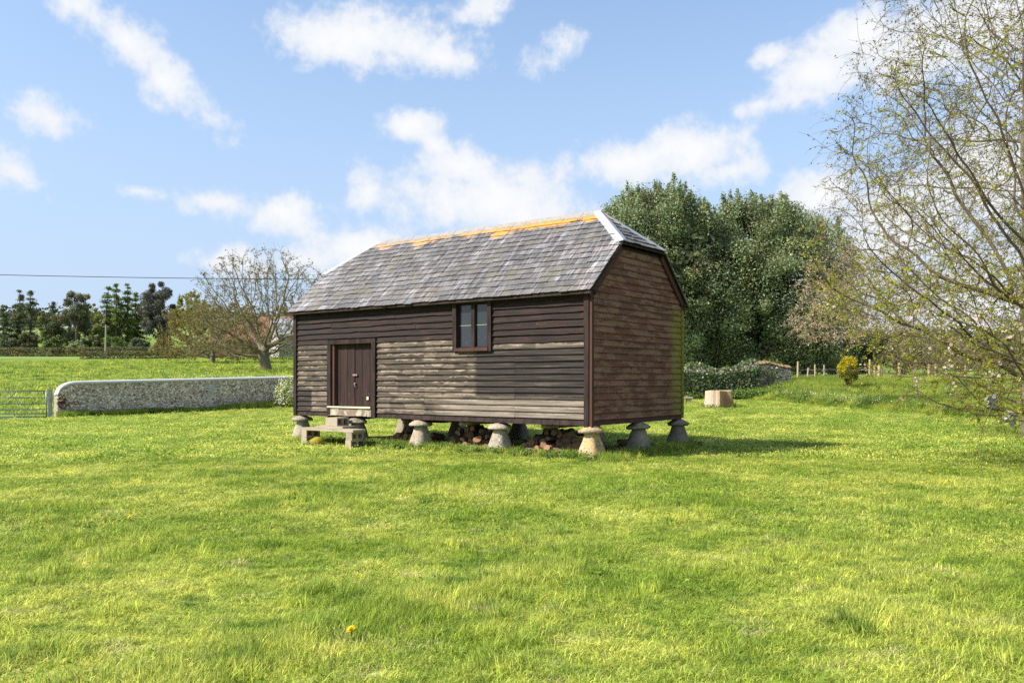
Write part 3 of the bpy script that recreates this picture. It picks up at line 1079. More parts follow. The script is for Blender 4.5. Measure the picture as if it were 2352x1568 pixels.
def staddle_meshes(seed):
    rg = np.random.default_rng(seed)
    b_ = MB()
    lv = [(-.06, .275), (.0, .272), (.05, .266), (.20, .225), (.38, .17), (.51, .132), (.55, .128)]
    k = 16
    V = []
    for (z, h) in lv:
        for j in range(k):
            th = 2 * math.pi * (j + .5) / k
            c_, s_ = math.cos(th), math.sin(th)
            rr = h / (abs(c_) ** 7 + abs(s_) ** 7) ** (1 / 7)
            rr *= 1 + rg.normal(0, .022)
            V.append((rr * c_, rr * s_, z + rg.normal(0, .004)))
    n = len(lv)
    idx = np.arange(n * k).reshape(n, k)
    a, b = idx[:-1], idx[1:]
    F = np.stack([a, np.roll(a, -1, 1), np.roll(b, -1, 1), b], -1).reshape(-1, 4)
    V.append((0, 0, .55))
    b_.add(V, F, [(idx[-1][j], idx[-1][(j + 1) % k], n * k) for j in range(k)])
    c_b = MB()
    pr = [(.535, .12), (.538, .22), (.552, .262), (.582, .268), (.625, .225), (.665, .15), (.688, .09), (.694, .0)]
    k = 18
    V = []
    ph = rg.uniform(0, 6)
    for (z, r) in pr:
        for j in range(k):
            th = 2 * math.pi * j / k
            rr = r * (1 + .05 * math.sin(2 * th + ph) + .035 * math.sin(3 * th + 2 * ph) + rg.normal(0, .035))
            V.append((rr * math.cos(th), rr * math.sin(th), z + rg.normal(0, .005) * (r > .1)))
    n = len(pr)
    idx = np.arange(n * k).reshape(n, k)
    a, b = idx[:-1], idx[1:]
    F = np.stack([a, np.roll(a, -1, 1), np.roll(b, -1, 1), b], -1).reshape(-1, 4)
    c_b.add(V, F)
    return b_.mesh('staddle_base', STONE, True), c_b.mesh('staddle_cap', STONE, True)


smesh = [staddle_meshes(20 + i) for i in range(5)]
xs_ = [-0.02, -2.42, -4.83, -7.05, -9.20]
ys_ = [.08, 2.06, 4.02]
LAB = {
    (0, 0): 'pale staddle stone with orange lichen under the nearest corner of the granary',
    (1, 0): 'cream staddle stone under front wall, second from nearest granary corner',
    (2, 0): 'staddle stone with lichen cap under front wall right of the concrete step',
    (3, 0): 'staddle stone half hidden behind the concrete step below the door',
    (4, 0): 'grey staddle stone under far left corner of granary front',
    (0, 1): 'weathered grey staddle stone in middle of gable end',
    (0, 2): 'mossy topped brown staddle stone under far corner of gable end',
}
for i, xx in enumerate(xs_):
    for j, yy_ in enumerate(ys_):
        lab = LAB.get((i, j))
        if lab is None:
            where = ['', 'second from the gable', 'third from the gable', 'fourth from the gable', 'at the far left end'][i]
            lab = 'shaded staddle stone in %s row beneath granary, %s' % (['front', 'middle', 'rear'][j], where)
        wpos = gworld(xx, yy_)
        s_ = thing('staddle_stone', lab, 'staddle stone', (wpos.x, wpos.y, 0.0), GROT + random.uniform(-.12, .12) + (i + j) % 4 * math.pi / 2, 'staddle stones carrying the granary')
        bm_, cm_ = smesh[(i * 3 + j) % 5]
        o1 = link('base', bm_, s_)
        o2 = link('cap', cm_, s_)
        o2.rotation_euler = (random.uniform(-.03, .03), random.uniform(-.03, .03), random.uniform(0, 6))
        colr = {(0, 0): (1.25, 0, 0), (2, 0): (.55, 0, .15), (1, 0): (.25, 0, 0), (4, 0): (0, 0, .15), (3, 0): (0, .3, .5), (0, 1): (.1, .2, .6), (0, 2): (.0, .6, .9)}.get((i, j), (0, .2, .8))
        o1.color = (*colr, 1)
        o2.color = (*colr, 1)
# ------------------------------------------------------------------ concrete step, stone and log pile
t = mat('concrete_block', 0.95, 0.1)
oc = t.new('ShaderNodeTexCoord').outputs['Object']
oi = t.new('ShaderNodeObjectInfo')
va = t.new('ShaderNodeVectorMath', operation='ADD')
t.put(va.inputs[0], oc)
t.put(va.inputs[1], oi.outputs['Location'])
n1 = t.noise(va.outputs[0], 5.0, 6, 0.7)
n2 = t.noise(va.outputs[0], 60.0, 3, 0.6)
c = t.mix(n2, (0.27, 0.225, 0.165), (0.44, 0.375, 0.285))
c = t.mix(t.step(n1, 0.5, 0.68, 0, .7), c, (0.19, 0.165, 0.12))
c = t.mix(t.step(t.noise(va.outputs[0], 3.0, 4, .6), 0.6, 0.72, 0, .6), c, (0.17, 0.17, 0.07))
CONC = finish(t, c, t.bump(n2, 0.6, 0.01))
t = mat('mossy_stone', 0.95, 0.1)
oc = t.new('ShaderNodeTexCoord').outputs['Object']
n1 = t.noise(oc, 9.0, 5, 0.7)
zz = t.xyz(oc)[2]
c = t.mix(n1, (0.17, 0.12, 0.08), (0.33, 0.25, 0.17))
c = t.mix(t.step(t.m('ADD', zz, t.m('MULTIPLY', n1, .15)), .17, .24), c, t.mix(n1, (0.16, 0.14, 0.012), (0.34, 0.27, 0.03)))
MOSSY = finish(t, c, t.bump(n1, 0.7, 0.03))


def gplace(o, x, y, z, rz=0.0):
    p = gworld(x, y, z)
    o.location = (p.x, p.y, p.z + (lz(p.x, p.y)))
    o.rotation_euler = (0, 0, GROT + rz)
    return o


def block_mesh(lx, ly, lz_, face):
    """hollow concrete block, origin at centre of its foot; cells open on the +X face"""
    b = MB()
    if not face:
        b.box((-lx / 2, -ly / 2, 0), (lx / 2, ly / 2, lz_), jit=.003)
        return b
    wt = .035
    b.box((-lx / 2, -ly / 2, 0), (-lx / 2 + .05, ly / 2, lz_))
    b.box((-lx / 2 + .05, -ly / 2, 0), (lx / 2, ly / 2, wt))
    b.box((-lx / 2 + .05, -ly / 2, lz_ - wt), (lx / 2, ly / 2, lz_))
    for y0 in (-ly / 2, -wt / 2, ly / 2 - wt):
        b.box((-lx / 2 + .05, y0, wt), (lx / 2 - .001, y0 + wt, lz_ - wt))
    return b


def blk(name, dims, hollow, loc, rz, label, cat, group):
    b = block_mesh(*dims, hollow)
    o = b.build(name, CONC, label=label, cat=cat, group=group)
    return gplace(o, *loc, rz)


GB = 'concrete blocks of the step'
blk('concrete_block', (.20, .44, .215), True, (-7.93, -.70, -.03), .02, 'lower hollow concrete block of the left support of the step', 'block', GB)
blk('concrete_block', (.20, .43, .18), True, (-7.92, -.70, .187), -.03, 'upper hollow concrete block of the left support of the step', 'block', GB)
blk('concrete_block', (.20, .44, .215), True, (-6.26, -.72, -.03), -.03, 'lower hollow concrete block of the right support of the step', 'block', GB)
blk('concrete_block', (.20, .40, .18), True, (-6.27, -.72, .187), .04, 'upper hollow concrete block of the right support of the step', 'block', GB)
blk('concrete_slab', (1.96, .42, .062), False, (-7.09, -.71, .369), .0, 'long concrete slab laid across two block supports as a step', 'slab', 'slabs of the step')
blk('concrete_slab', (.98, .42, .05), False, (-7.27, -.46, .433), .03, 'short concrete slab lying on the long step slab', 'slab', 'slabs of the step')
blk('concrete_block', (.42, .40, .205), True, (-7.24, -.42, .486), .02, 'hollow concrete block on top of the slabs below the door', 'block', GB)


def lump(rx, ry, rz_, seed, k=12, n=8, rough=.12):
    b = MB()
    rg = np.random.default_rng(seed)
    V = []
    for i in range(n + 1):
        ph = math.pi * i / n - math.pi / 2
        for j in range(k):
            th = 2 * math.pi * j / k
            r = 1 + rg.normal(0, rough * .5) + rough * math.sin(2 * th + seed) * math.cos(ph)
            V.append((rx * r * math.cos(ph) * math.cos(th), ry * r * math.cos(ph) * math.sin(th), rz_ + rz_ * (r if 0 < i < n else 1) * math.sin(ph)))
    idx = np.arange((n + 1) * k).reshape(n + 1, k)
    a, b_ = idx[:-1], idx[1:]
    F = np.stack([a, np.roll(a, -1, 1), np.roll(b_, -1, 1), b_], -1).reshape(-1, 4)
    b.add(V, F)
    return b


o = lump(.22, .16, .13, 4).build('stone', MOSSY, smooth=True, label='squat mossy brown stone lying below the concrete step', cat='stone')
gplace(o, -7.30, -1.02, -.03, .3)

# logs
t = mat('log_bark', 0.95, 0.1)
oc = t.new('ShaderNodeTexCoord').outputs['Object']
oi = t.new('ShaderNodeObjectInfo')
n = t.noise(oc, 1.0, 5, 0.7, mapping=(30, 30, 5))
n2 = t.noise(oc, 7.0, 4, 0.6)
c = t.mix(n, (0.055, 0.036, 0.026), (0.20, 0.135, 0.095))
c = t.mix(oi.outputs['Random'], c, t.mix(n2, (0.10, 0.066, 0.045), (0.27, 0.20, 0.145)))
BARKL = finish(t, c, t.bump(n, 0.8, 0.02))
t = mat('log_end', 0.9, 0.1)
oc = t.new('ShaderNodeTexCoord').outputs['Object']
oi = t.new('ShaderNodeObjectInfo')
ox, oy, oz = t.xyz(oc)
rr = t.m('SQRT', t.m('ADD', t.m('MULTIPLY', ox, ox), t.m('MULTIPLY', oy, oy)))
ringn = t.m('SINE', t.m('ADD', t.m('MULTIPLY', rr, 420), t.m('MULTIPLY', t.noise(oc, 20, 3), 6)))
c = t.mix(t.m('MULTIPLY_ADD', ringn, .25, .5), (0.22, 0.12, 0.062), (0.42, 0.26, 0.14))
c = t.mix(t.m('MULTIPLY', oi.outputs['Random'], .7), c, (0.15, 0.09, 0.06))
LOGEND = finish(t, c)


def log_mesh(rad, ln, seed, split=False):
    rg = np.random.default_rng(seed)
    b = MB()
    k, n = 10, 5
    zs = np.linspace(-ln / 2, ln / 2, n)
    bend = rg.normal(0, .012, 2)
    V = []
    prof = 1 + rg.normal(0, .06, k)
    for z in zs:
        q = (z / ln) ** 2 * 4
        for j in range(k):
            th = 2 * math.pi * j / k
            r = rad * prof[j] * (1 + rg.normal(0, .03))
            yv = r * math.sin(th)
            if split:
                yv = max(yv, -.15 * rad)
            V.append((r * math.cos(th) + bend[0] * q, yv + bend[1] * q, z))
    idx = np.arange(n * k).reshape(n, k)
    a, b_ = idx[:-1], idx[1:]
    F = np.stack([a, np.roll(a, -1, 1), np.roll(b_, -1, 1), b_], -1).reshape(-1, 4)
    b.add(V, F, m=0)
    c0 = np.mean(V[:k], 0)
    c1 = np.mean(V[-k:], 0)
    E0 = list(V[:k]) + [tuple(c0)]
    E1 = list(V[-k:]) + [tuple(c1)]
    b.add(E0, None, [(k, (j + 1) % k, j) for j in range(k)], m=1)
    b.add(E1, None, [(k, j, (j + 1) % k) for j in range(k)], m=1)
    return b.mesh('log', [BARKL, LOGEND], False)


LOGS = [log_mesh(r, l, 40 + i, i in (3, 6)) for i, (r, l) in enumerate([(.065, .36), (.08, .40), (.055, .34), (.085, .38), (.07, .42), (.095, .33), (.08, .36), (.05, .40)])]
rl = random.Random(5)


def put_log(x, y, z, ax, tilt, which=None, label='sawn firewood log in the heap under the granary'):
    o = link('log', LOGS[rl.randrange(8) if which is None else which], None, label, 'log', 'firewood logs heaped under the granary')
    p = gworld(x, y, z)
    o.location = (p.x, p.y, lz(p.x, p.y) + z)
    o.rotation_euler = (Matrix.Rotation(GROT + ax, 3, 'Z') @ Matrix.Rotation(R(90) + tilt, 3, 'X') @ Matrix.Rotation(rl.uniform(0, 6), 3, 'Z')).to_euler()
    return o


heaps = [(-6.45, -5.2, .75, 1.7, 2, .25), (-4.55, -2.75, .55, 2.2, 4, .36), (-2.3, -.55, .50, 2.7, 4, .40), (-.75, -.35, 2.2, 3.3, 3, .3)]
HL = ['left heap beside the concrete step', 'middle heap between the front staddles', 'right heap near the nearest granary corner', 'small heap behind the gable end']
for hi_, (x0, x1, y0, y1, lay_, sp_) in enumerate(heaps):
    for k in range(lay_):
        inset = k * .10
        yrow = y0 + inset * 1.1
        while yrow < y1 - inset and yrow < y0 + .75:
            xx = x0 + inset + rl.uniform(0, .1)
            while xx < x1 - inset:
                if rl.random() < (.93 if k < 2 else .7):
                    put_log(xx, yrow + rl.uniform(-.08, .08), .07 + k * .115 + rl.uniform(-.015, .03), rl.choice([0, 0, 0, .4, -.5, 1.3]) + rl.uniform(-.25, .25), rl.uniform(-.22, .22), None, 'sawn firewood log in %s layer of the %s' % (['bottom', 'second', 'third', 'top'][k], HL[hi_]))
                xx += rl.uniform(.15, .21)
            yrow += .40
put_log(-3.35, .42, .17, .5, -.75, 5, 'large split log with pale broken wood leaning at the front of the heap')
put_log(-3.05, .40, .09, 1.2, .1, 1, 'thick log with pale cut end lying at the front of the heap')
put_log(-.62, 3.55, .08, 1.3, .05, 7)
put_log(-1.25, .35, .10, .2, -.5, 4)

# ------------------------------------------------------------------ flint boundary wall
t = mat('flint', 0.55, 0.35)
at = t.new('ShaderNodeAttribute', attribute_name='tint')
n = t.noise(t.new('ShaderNodeTexCoord').outputs['Object'], 24.0, 3, 0.6)
FLINT = finish(t, t.mix(n, t.mix(.35, at.outputs['Color'], (0.1, 0.09, 0.08)), at.outputs['Color']))
t = mat('flint_mortar', 0.95, 0.05)
oc = t.new('ShaderNodeTexCoord').outputs['Object']
n = t.noise(oc, 2.0, 6, 0.7)
n2 = t.noise(oc, 25.0, 4, 0.6)
MORTAR = finish(t, t.mix(t.step(n, .45, .65), t.mix(n2, (0.20, 0.16, 0.125), (0.46, 0.40, 0.33)), t.mix(n2, (0.34, .30, .25), (0.60, 0.55, 0.48))), t.bump(n2, .6, .03))
t = mat('limewash_coping', 0.9, 0.1)
oc = t.new('ShaderNodeTexCoord').outputs['Object']
n = t.noise(oc, 1.0, 5, 0.7, mapping=(3, 3, 8))
n2 = t.noise(oc, 14.0, 4, .7)
COPING = finish(t, t.mix(t.step(n2, .58, .72, 0, .5), t.mix(n, (0.36, 0.35, 0.34), (0.62, 0.62, 0.61)), (0.25, 0.24, 0.2)), t.bump(n2, .3, .02))
t = mat('old_brick', 0.9, 0.1)
at = t.new('ShaderNodeAttribute', attribute_name='tint')
n = t.noise(t.new('ShaderNodeTexCoord').outputs['Object'], 18.0, 4, 0.6)
BRICK = finish(t, t.mix(n, t.mix(.5, at.outputs['Color'], (0.03, 0.02, 0.02)), at.outputs['Color']))

FL_T = [(0.74, 0.71, 0.65), (0.62, 0.58, 0.51), (0.50, 0.44, 0.36), (0.38, 0.31, 0.23), (0.17, 0.15, 0.14), (0.07, 0.065, 0.07), (0.34, 0.24, 0.14), (0.55, 0.50, 0.42)]


def flints(mb, place, n, sz, seed, ok=None):
    """rough low flints: place(u, v) gives a point on the face, nrm its outward direction"""
    rg = np.random.default_rng(seed)
    for i in range(n):
        u, v = rg.random(2)
        if ok is not None and not ok(u, v):
            continue
        p, ax, up, nr = place(u, v)
        a_, b_ = sz * rg.uniform(.45, 1.0), sz * rg.uniform(.3, .6)
        th = rg.uniform(-.7, .7)
        e1 = ax * math.cos(th) + up * math.sin(th)
        e2 = up * math.cos(th) - ax * math.sin(th)
        d_ = sz * rg.uniform(.2, .45)
        V = [p + e1 * a_, p + e1 * a_ * .3 + e2 * b_, p - e1 * a_ * .6 + e2 * b_ * .8, p - e1 * a_, p - e1 * a_ * .3 - e2 * b_, p + e1 * a_ * .6 - e2 * b_ * .8]
        top_ = [q * .5 + p * .5 + nr * d_ for q in V]
        tint = np.minimum(np.array(FL_T[rg.choice(8, p=[.19, .2, .16, .13, .09, .09, .07, .07])]) * rg.uniform(1.0, 1.5) * np.array([1.07, .96, .93]), .88)
        W_ = V + [top_[0], top_[2], top_[4]]
        mb.add(np.array(W_), None, [(0, 1, 6), (1, 2, 7), (1, 7, 6), (2, 3, 7), (3, 4, 8), (3, 8, 7), (4, 5, 8), (5, 0, 6), (5, 6, 8), (6, 7, 8)], tint=tint)


A = np.array([-19.95, 37.6])
Bw = np.array([-9.6, 50.3])
WL = float(np.linalg.norm(Bw - A))
wd = (Bw - A) / WL
wn = np.array([wd[1], -wd[0]])                 # towards the lawn
WT = .36


def wall_h(s):
    base = 1.46
    if s < .85:
        q = 1 - s / .85
        return base - .50 * (1 - math.sqrt(max(1 - q * q, 0)))
    return base


flint_wall = thing('flint_wall', 'long flint boundary wall with whitewashed rounded coping beside the field gate', 'wall', (A[0], A[1], 0), 0)
loc_ = np.array([A[0], A[1], 0])
wz0, wz1 = .03, float(_smooth_interp(np.array([Bw[1]]), _LY, _LZ)[0]) + .02
ss = np.concatenate([np.linspace(0, .85, 9), np.linspace(1.2, WL, 40)])
core = MB()
V = []
cop = MB()
CV = []
for s in ss:
    p = A + wd * s
    z0 = lz(*p) - .15
    h = wall_h(s) + wz0 + (wz1 - wz0) * s / WL
    a3 = lambda off, z: (p[0] + wn[0] * off - loc_[0], p[1] + wn[1] * off - loc_[1], z)
    V += [a3(WT / 2, z0), a3(WT / 2, h), a3(-WT / 2, h), a3(-WT / 2, z0)]
    for q in range(7):
        th = math.pi * q / 6
        CV.append(a3((WT / 2 + .03) * math.cos(th), h - .02 + .14 * math.sin(th) ** .8))
idx = np.arange(len(V)).reshape(-1, 4)
F = []
for i in range(len(ss) - 1):
    for k in range(3):
        F.append((idx[i][k], idx[i + 1][k], idx[i + 1][k + 1], idx[i][k + 1]))
F += [tuple(idx[0]), tuple(reversed(idx[-1]))]
core.add(V, F)
wall_core = core.build('core', MORTAR, flint_wall)
idx = np.arange(len(CV)).reshape(-1, 7)
F = []
for i in range(len(ss) - 1):
    for k in range(6):
        F.append((idx[i][k], idx[i + 1][k], idx[i + 1][k + 1], idx[i][k + 1]))
    F.append((idx[i][6], idx[i + 1][6], idx[i + 1][0], idx[i][0]))
cop.add(CV, F, [(idx[0][0], idx[0][k], idx[0][k + 1]) for k in range(1, 6)])
cop.build('coping', COPING, flint_wall, smooth=True)
wd3, wn3, up3 = np.array([wd[0], wd[1], 0]), np.array([wn[0], wn[1], 0]), np.array([0, 0, 1.0])
PATCH = [(7.05, 7.75, .95, 1.32), (7.25, 7.7, .62, .82), (7.1, 7.6, .05, .30)]


def wplace(u, v):
    s = u * WL
    p = A + wd * s
    g0_ = lz(*p)
    z = g0_ + v * (wall_h(s) + wz0 + (wz1 - wz0) * s / WL - .03 - g0_)
    return np.array([p[0] + wn[0] * WT / 2 - loc_[0], p[1] + wn[1] * WT / 2 - loc_[1], z]), wd3, up3, wn3


def wok(u, v):
    s, z = u * WL, v * 1.42
    return not any(a_ < s < b_ and c_ < z < d_ for a_, b_, c_, d_ in PATCH)


fm = MB()
flints(fm, wplace, 4200, .075, 3, wok)
fm.build('flintwork', FLINT, flint_wall, kind='stuff')
bm_ = MB()
rb = random.Random(2)
for (s0, s1, z0, z1), white in [(q, True) for q in PATCH] + [((.02, .34, .0, 1.0), False), ((.1, .9, .48, .66), False)]:
    z = z0
    r_i = 0
    while z < z1:
        s = s0 - (.11 if r_i % 2 else 0)
        while s < s1:
            if rb.random() < (.95 if white else .6):
                a_, b_ = max(s, s0), min(s + .215, s1)
                p = A + wd * a_
                q = A + wd * b_
                g0 = lz(*p)
                tint = np.array((.62, .61, .6)) * rb.uniform(.75, 1.1) if white else np.array(rb.choice([(.16, .06, .04), (.09, .05, .045), (.22, .12, .09), (.3, .26, .23)]))
                o1, o2 = WT / 2 - .02, WT / 2 + .022
                Vb = []
                for zz_ in (z + g0, z + .065 + g0):
                    for (pp, oo) in ((p, o1), (p, o2), (q, o2), (q, o1)):
                        Vb.append((pp[0] + wn[0] * oo - loc_[0], pp[1] + wn[1] * oo - loc_[1], zz_))
                bm_.add(Vb, [(0, 1, 2, 3), (4, 7, 6, 5), (0, 4, 5, 1), (1, 5, 6, 2), (2, 6, 7, 3), (3, 7, 4, 0)], tint=tint)
            s += .225
        z += .075
        r_i += 1
bm_.build('brick_patches', BRICK, flint_wall, kind='stuff')

# ------------------------------------------------------------------ field gate
t = mat('galvanised_steel', 0.42, 0.5)
n = t.noise(t.new('ShaderNodeTexCoord').outputs['Object'], 8.0, 4, 0.6)
t.b.inputs['Metallic'].default_value = 0.3
GALV = finish(t, t.mix(n, (0.15, 0.17, 0.20), (0.26, 0.285, 0.32)))
G0, G1 = np.array([-20.42, 37.75]), np.array([-24.05, 37.05])
gate = thing('field_gate', 'galvanised tubular field gate closed beside the flint wall', 'gate', (G0[0], G0[1], lz(*G0)), 0)
gd = G1 - G0


def gp(f, z):
    return (gd[0] * f, gd[1] * f, z)


for z, r in zip((1.17, .89, .62, .37, .19, .05), (.026, .02, .02, .02, .02, .024)):
    m2 = MB()
    m2.tube([gp(.012, z), gp(.5, z), gp(.988, z)], r, 8)
    m2.build('rail', GALV, gate, smooth=True)
for f in (.005, .995):
    m2 = MB()
    m2.tube([gp(f, .02), gp(f, .6), gp(f, 1.20)], .032, 8)
    m2.build('stile', GALV, gate, smooth=True)
for (f0, z0, f1, z1) in [(.44, 1.17, .10, .05), (.32, 1.17, .66, .05), (.74, 1.17, .985, .05)]:
    m2 = MB()
    m2.box((-.006, -.02, 0), (.006, .02, 1))
    a_, b_ = Vector(gp(f0, z0)), Vector(gp(f1, z1))
    o = m2.build('brace', GALV, gate)
    o.location = a_ + Vector((0.0, -.03, 0))
    o.rotation_euler = (b_ - a_).to_track_quat('Z', 'X').to_euler()
    o.scale = (1.6, 1, (b_ - a_).length)
m2 = MB()
m2.box((-.07, -.06, -.3), (.07, .06, 1.24), jit=.002)
gpost = m2.build('gate_post', GALV, label='square grey steel gate post next to the end of flint wall', cat='post')
gpost.location = (-20.29, 37.78, lz(-20.29, 37.78))
gpost.rotation_euler = (0, 0, .2)
m2 = MB()
m2.box((-.03, -.085, .72), (.03, -.061, .84))
m2.build('latch', RUST, gpost)

# ------------------------------------------------------------------ stump and bench
t = mat('stump_wood', 0.9, 0.1)
oc = t.new('ShaderNodeTexCoord').outputs['Object']
n = t.noise(oc, 1.0, 6, 0.7, mapping=(7, 7, 1.4))
n2 = t.noise(oc, 2.5, 4, 0.6)
c = t.mix(n, (0.20, 0.115, 0.065), (0.52, 0.37, 0.225))
red = t.m('MULTIPLY', t.step(n2, .42, .58), t.step(t.xyz(oc)[0], .0, .12))
c = t.mix(t.m('MULTIPLY', red, .6), c, t.mix(n, (0.20, 0.065, 0.03), (0.42, 0.18, 0.09)))
c = t.mix(t.step(t.xyz(oc)[0], -.1, -.25, 0, .6), c, t.mix(n, (0.32, 0.25, 0.18), (0.62, 0.55, 0.46)))
STUMPM = finish(t, c, t.bump(n, 0.9, 0.05))
t = mat('stump_top', 0.9, 0.1)
oc = t.new('ShaderNodeTexCoord').outputs['Object']
n = t.noise(oc, 6.0, 5, 0.7)
STUMPT = finish(t, t.mix(n, (0.28, 0.20, 0.13), (0.52, 0.42, 0.30)))
sx_, sy_ = 9.62, 40.0
stump = thing('tree_stump', 'broad sawn tree stump with pale barkless sides on the lawn', 'stump', (sx_, sy_, lz(sx_, sy_)), 0)
m2 = MB()
k = 40
prof = []
for j in range(k):
    th = 2 * math.pi * j / k
    r = .60 + .045 * math.sin(3 * th + 1) + .03 * math.sin(7 * th) + .02 * math.sin(11 * th + 2)
    dd = abs((th - 5.06 + math.pi) % (2 * math.pi) - math.pi)
    if dd < .55:
        r -= .09 * (1 - (dd / .55) ** 4)
    prof.append(r)
V = []
lv = [(-.1, 1.16), (.06, 1.10), (.25, 1.02), (.5, .985), (.78, .97)]
for z, sc_ in lv:
    for j in range(k):
        th = 2 * math.pi * j / k
        V.append((prof[j] * sc_ * math.cos(th), prof[j] * sc_ * math.sin(th), z + (.02 * math.sin(2 * th) if z > .7 else 0)))
idx = np.arange(len(V)).reshape(-1, k)
a, b = idx[:-1], idx[1:]
m2.add(V, np.stack([a, np.roll(a, -1, 1), np.roll(b, -1, 1), b], -1).reshape(-1, 4))
m2.build('trunk', STUMPM, stump)
m2 = MB()
m2.add(V[-k:] + [(0, 0, .80)], None, [(j, (j + 1) % k, k) for j in range(k)])
m2.build('cut_face', STUMPT, stump)

bz0 = lz(8.4, 43)
bench = thing('bench', 'low plank bench on block legs partly hidden behind the granary corner', 'bench', (8.35, 43, bz0), 0)
t = mat('bench_wood', .9, .1)
n = t.noise(t.new('ShaderNodeTexCoord').outputs['Object'], 1.0, 5, .7, mapping=(2, 14, 14))
BENCHM = finish(t, t.mix(n, (.30, .24, .18), (.52, .44, .36)))
m2 = MB()
m2.box((-.75, -.22, .27), (.66, .22, .35), jit=.004)
m2.build('seat', BENCHM, bench)
for xx in (-.5, .48):
    m2 = MB()
    m2.box((xx - .11, -.17, -.08), (xx + .11, .17, .27), jit=.004)
    m2.build('leg', CONC, bench)

# ------------------------------------------------------------------ ruined flint wall under ivy
ruin = thing('ruined_wall', 'broken end of an old flint wall with mossy tiles on its slope', 'wall', (7.0, 46.6, 0), 0)
RA, RB = np.array([7.0, 46.6]), np.array([15.75, 49.0])
RL = float(np.linalg.norm(RB - RA))
rdv = (RB - RA) / RL
rn = np.array([rdv[1], -rdv[0]])


def ruin_h(s):
    return 1.62 - .50 * float(sst(s, RL - 1.7, RL)) - .05 * math.sin(s * 1.7)


m2 = MB()
V = []
sr = np.linspace(0, RL, 30)
for s in sr:
    p = RA + rdv * s
    g0 = lz(*p)
    h = ruin_h(s) + g0
    for off, z in ((.28, g0 - .3), (.25, h - .10), (.0, h + .10), (-.25, h - .1), (-.28, g0 - .3)):
        V.append((p[0] + rn[0] * off - 7.0, p[1] + rn[1] * off - 46.6, z))
idx = np.arange(len(V)).reshape(-1, 5)
F = [(idx[i][k], idx[i + 1][k], idx[i + 1][k + 1], idx[i][k + 1]) for i in range(29) for k in range(4)]
m2.add(V, F, [(idx[0][0], idx[0][k], idx[0][k + 1]) for k in (1, 2, 3)] + [(idx[-1][0], idx[-1][k + 1], idx[-1][k]) for k in (1, 2, 3)])
m2.build('core', MORTAR, ruin)
fm = MB()
rd3, rn3 = np.array([rdv[0], rdv[1], 0]), np.array([rn[0], rn[1], 0])


def rplace(u, v):
    s = RL - 2.6 * (1 - u)
    p = RA + rdv * s
    g0 = lz(*p)
    z = g0 + v * (ruin_h(s) - .1)
    return np.array([p[0] + rn[0] * .26 - 7.0, p[1] + rn[1] * .26 - 46.6, z]), rd3, up3, rn3


def eplace(u, v):
    p = RB
    g0 = lz(*p)
    off = (u - .5) * .5
    return np.array([p[0] + rn[0] * off - 7.0, p[1] + rn[1] * off - 46.6, g0 + v * ruin_h(RL)]), rn3, up3, rd3


flints(fm, rplace, 520, .085, 8)
flints(fm, eplace, 110, .08, 9)
fm.build('flintwork', FLINT, ruin, kind='stuff')
t = mat('mossy_tile', .95, .1)
n = t.noise(t.new('ShaderNodeTexCoord').outputs['Object'], 5.0, 5, .7)
TILEM = finish(t, t.mix(t.step(n, .45, .62), (.24, .17, .12), (.36, .25, .06)))
for i in range(9):
    s = RL - 2.0 + i * .235
    p = RA + rdv * s
    m2 = MB()
    m2.box((-.15, -.33, -.02), (.15, .0, .025), jit=.008)
    o = m2.build('tile', TILEM, ruin)
    hh = ruin_h(s) + lz(*p)
    o.location = (p[0] - 7.0 + rn[0] * .02, p[1] - 46.6 + rn[1] * .02, hh + .12)
    sl = math.atan2(ruin_h(s + .1) - ruin_h(s - .1), .2)
    o.rotation_euler = (Matrix.Rotation(math.atan2(rdv[1], rdv[0]), 3, 'Z') @ Matrix.Rotation(-sl + random.uniform(-.1, .1), 3, 'Y') @ Matrix.Rotation(.45, 3, 'X')).to_euler()

# ------------------------------------------------------------------ post and wire fence
t = mat('fence_post', .9, .1)
oc = t.new('ShaderNodeTexCoord').outputs['Object']
oi = t.new('ShaderNodeObjectInfo')
n = t.noise(oc, 1.0, 5, .7, mapping=(25, 25, 2))
c = t.mix(n, (.24, .18, .12), (.46, .38, .28))
c = t.mix(oi.outputs['Random'], c, t.mix(n, (.33, .22, .12), (.58, .42, .25)))
POSTM = finish(t, c, t.bump(n, .4, .01))
fence = thing('wire_fence', 'post and wire fence of round timber stakes along the grassy bank', 'fence', (16.6, 50, 0), 0)
POSTS = [(1832, 50, 1.12, .06, .02), (1853, 50.8, .78, .05, .12), (1872, 50.2, .95, .045, 0), (1893, 50.2, .93, .045, .0), (1926, 50.4, .80, .05, .02), (1948, 50, 1.08, .07, 0), (1997, 49.4, 1.22, .065, .02), (2008, 50.5, .9, .05, .03),
         (2018, 50, .95, .09, .05), (2066, 49.6, 1.05, .09, 0), (2133, 49.3, 1.0, .08, .03), (2150, 49.8, 1.0, .08, 0), (2218, 49, 1.0, .08, 0), (2290, 48.6, 1.0, .08, .02), (2360, 48.2, 1.0, .08, 0)]
tops = []
for (p_, d_, h_, r_, ln_) in POSTS:
    x_ = px(p_, d_)
    g0 = lz(x_, d_)
    m2 = MB()
    h_ *= 1.18
    zz_ = np.linspace(-.2, h_, 5)
    m2.tube([(ln_ * z, .3 * ln_ * z, z) for z in zz_], [r_ * 1.05, r_, r_, r_ * .98, r_ * .95], 9)
    o = m2.build('post', POSTM, fence)
    o.location = (x_ - 16.6, d_ - 50, g0)
    if h_ > .9 or True:
        tops.append((x_ - 16.6, d_ - 50, g0, h_))
t = mat('fence_wire', .5, .5)
t.b.inputs['Metallic'].default_value = .6
WIRE = finish(t, (.42, .43, .45))
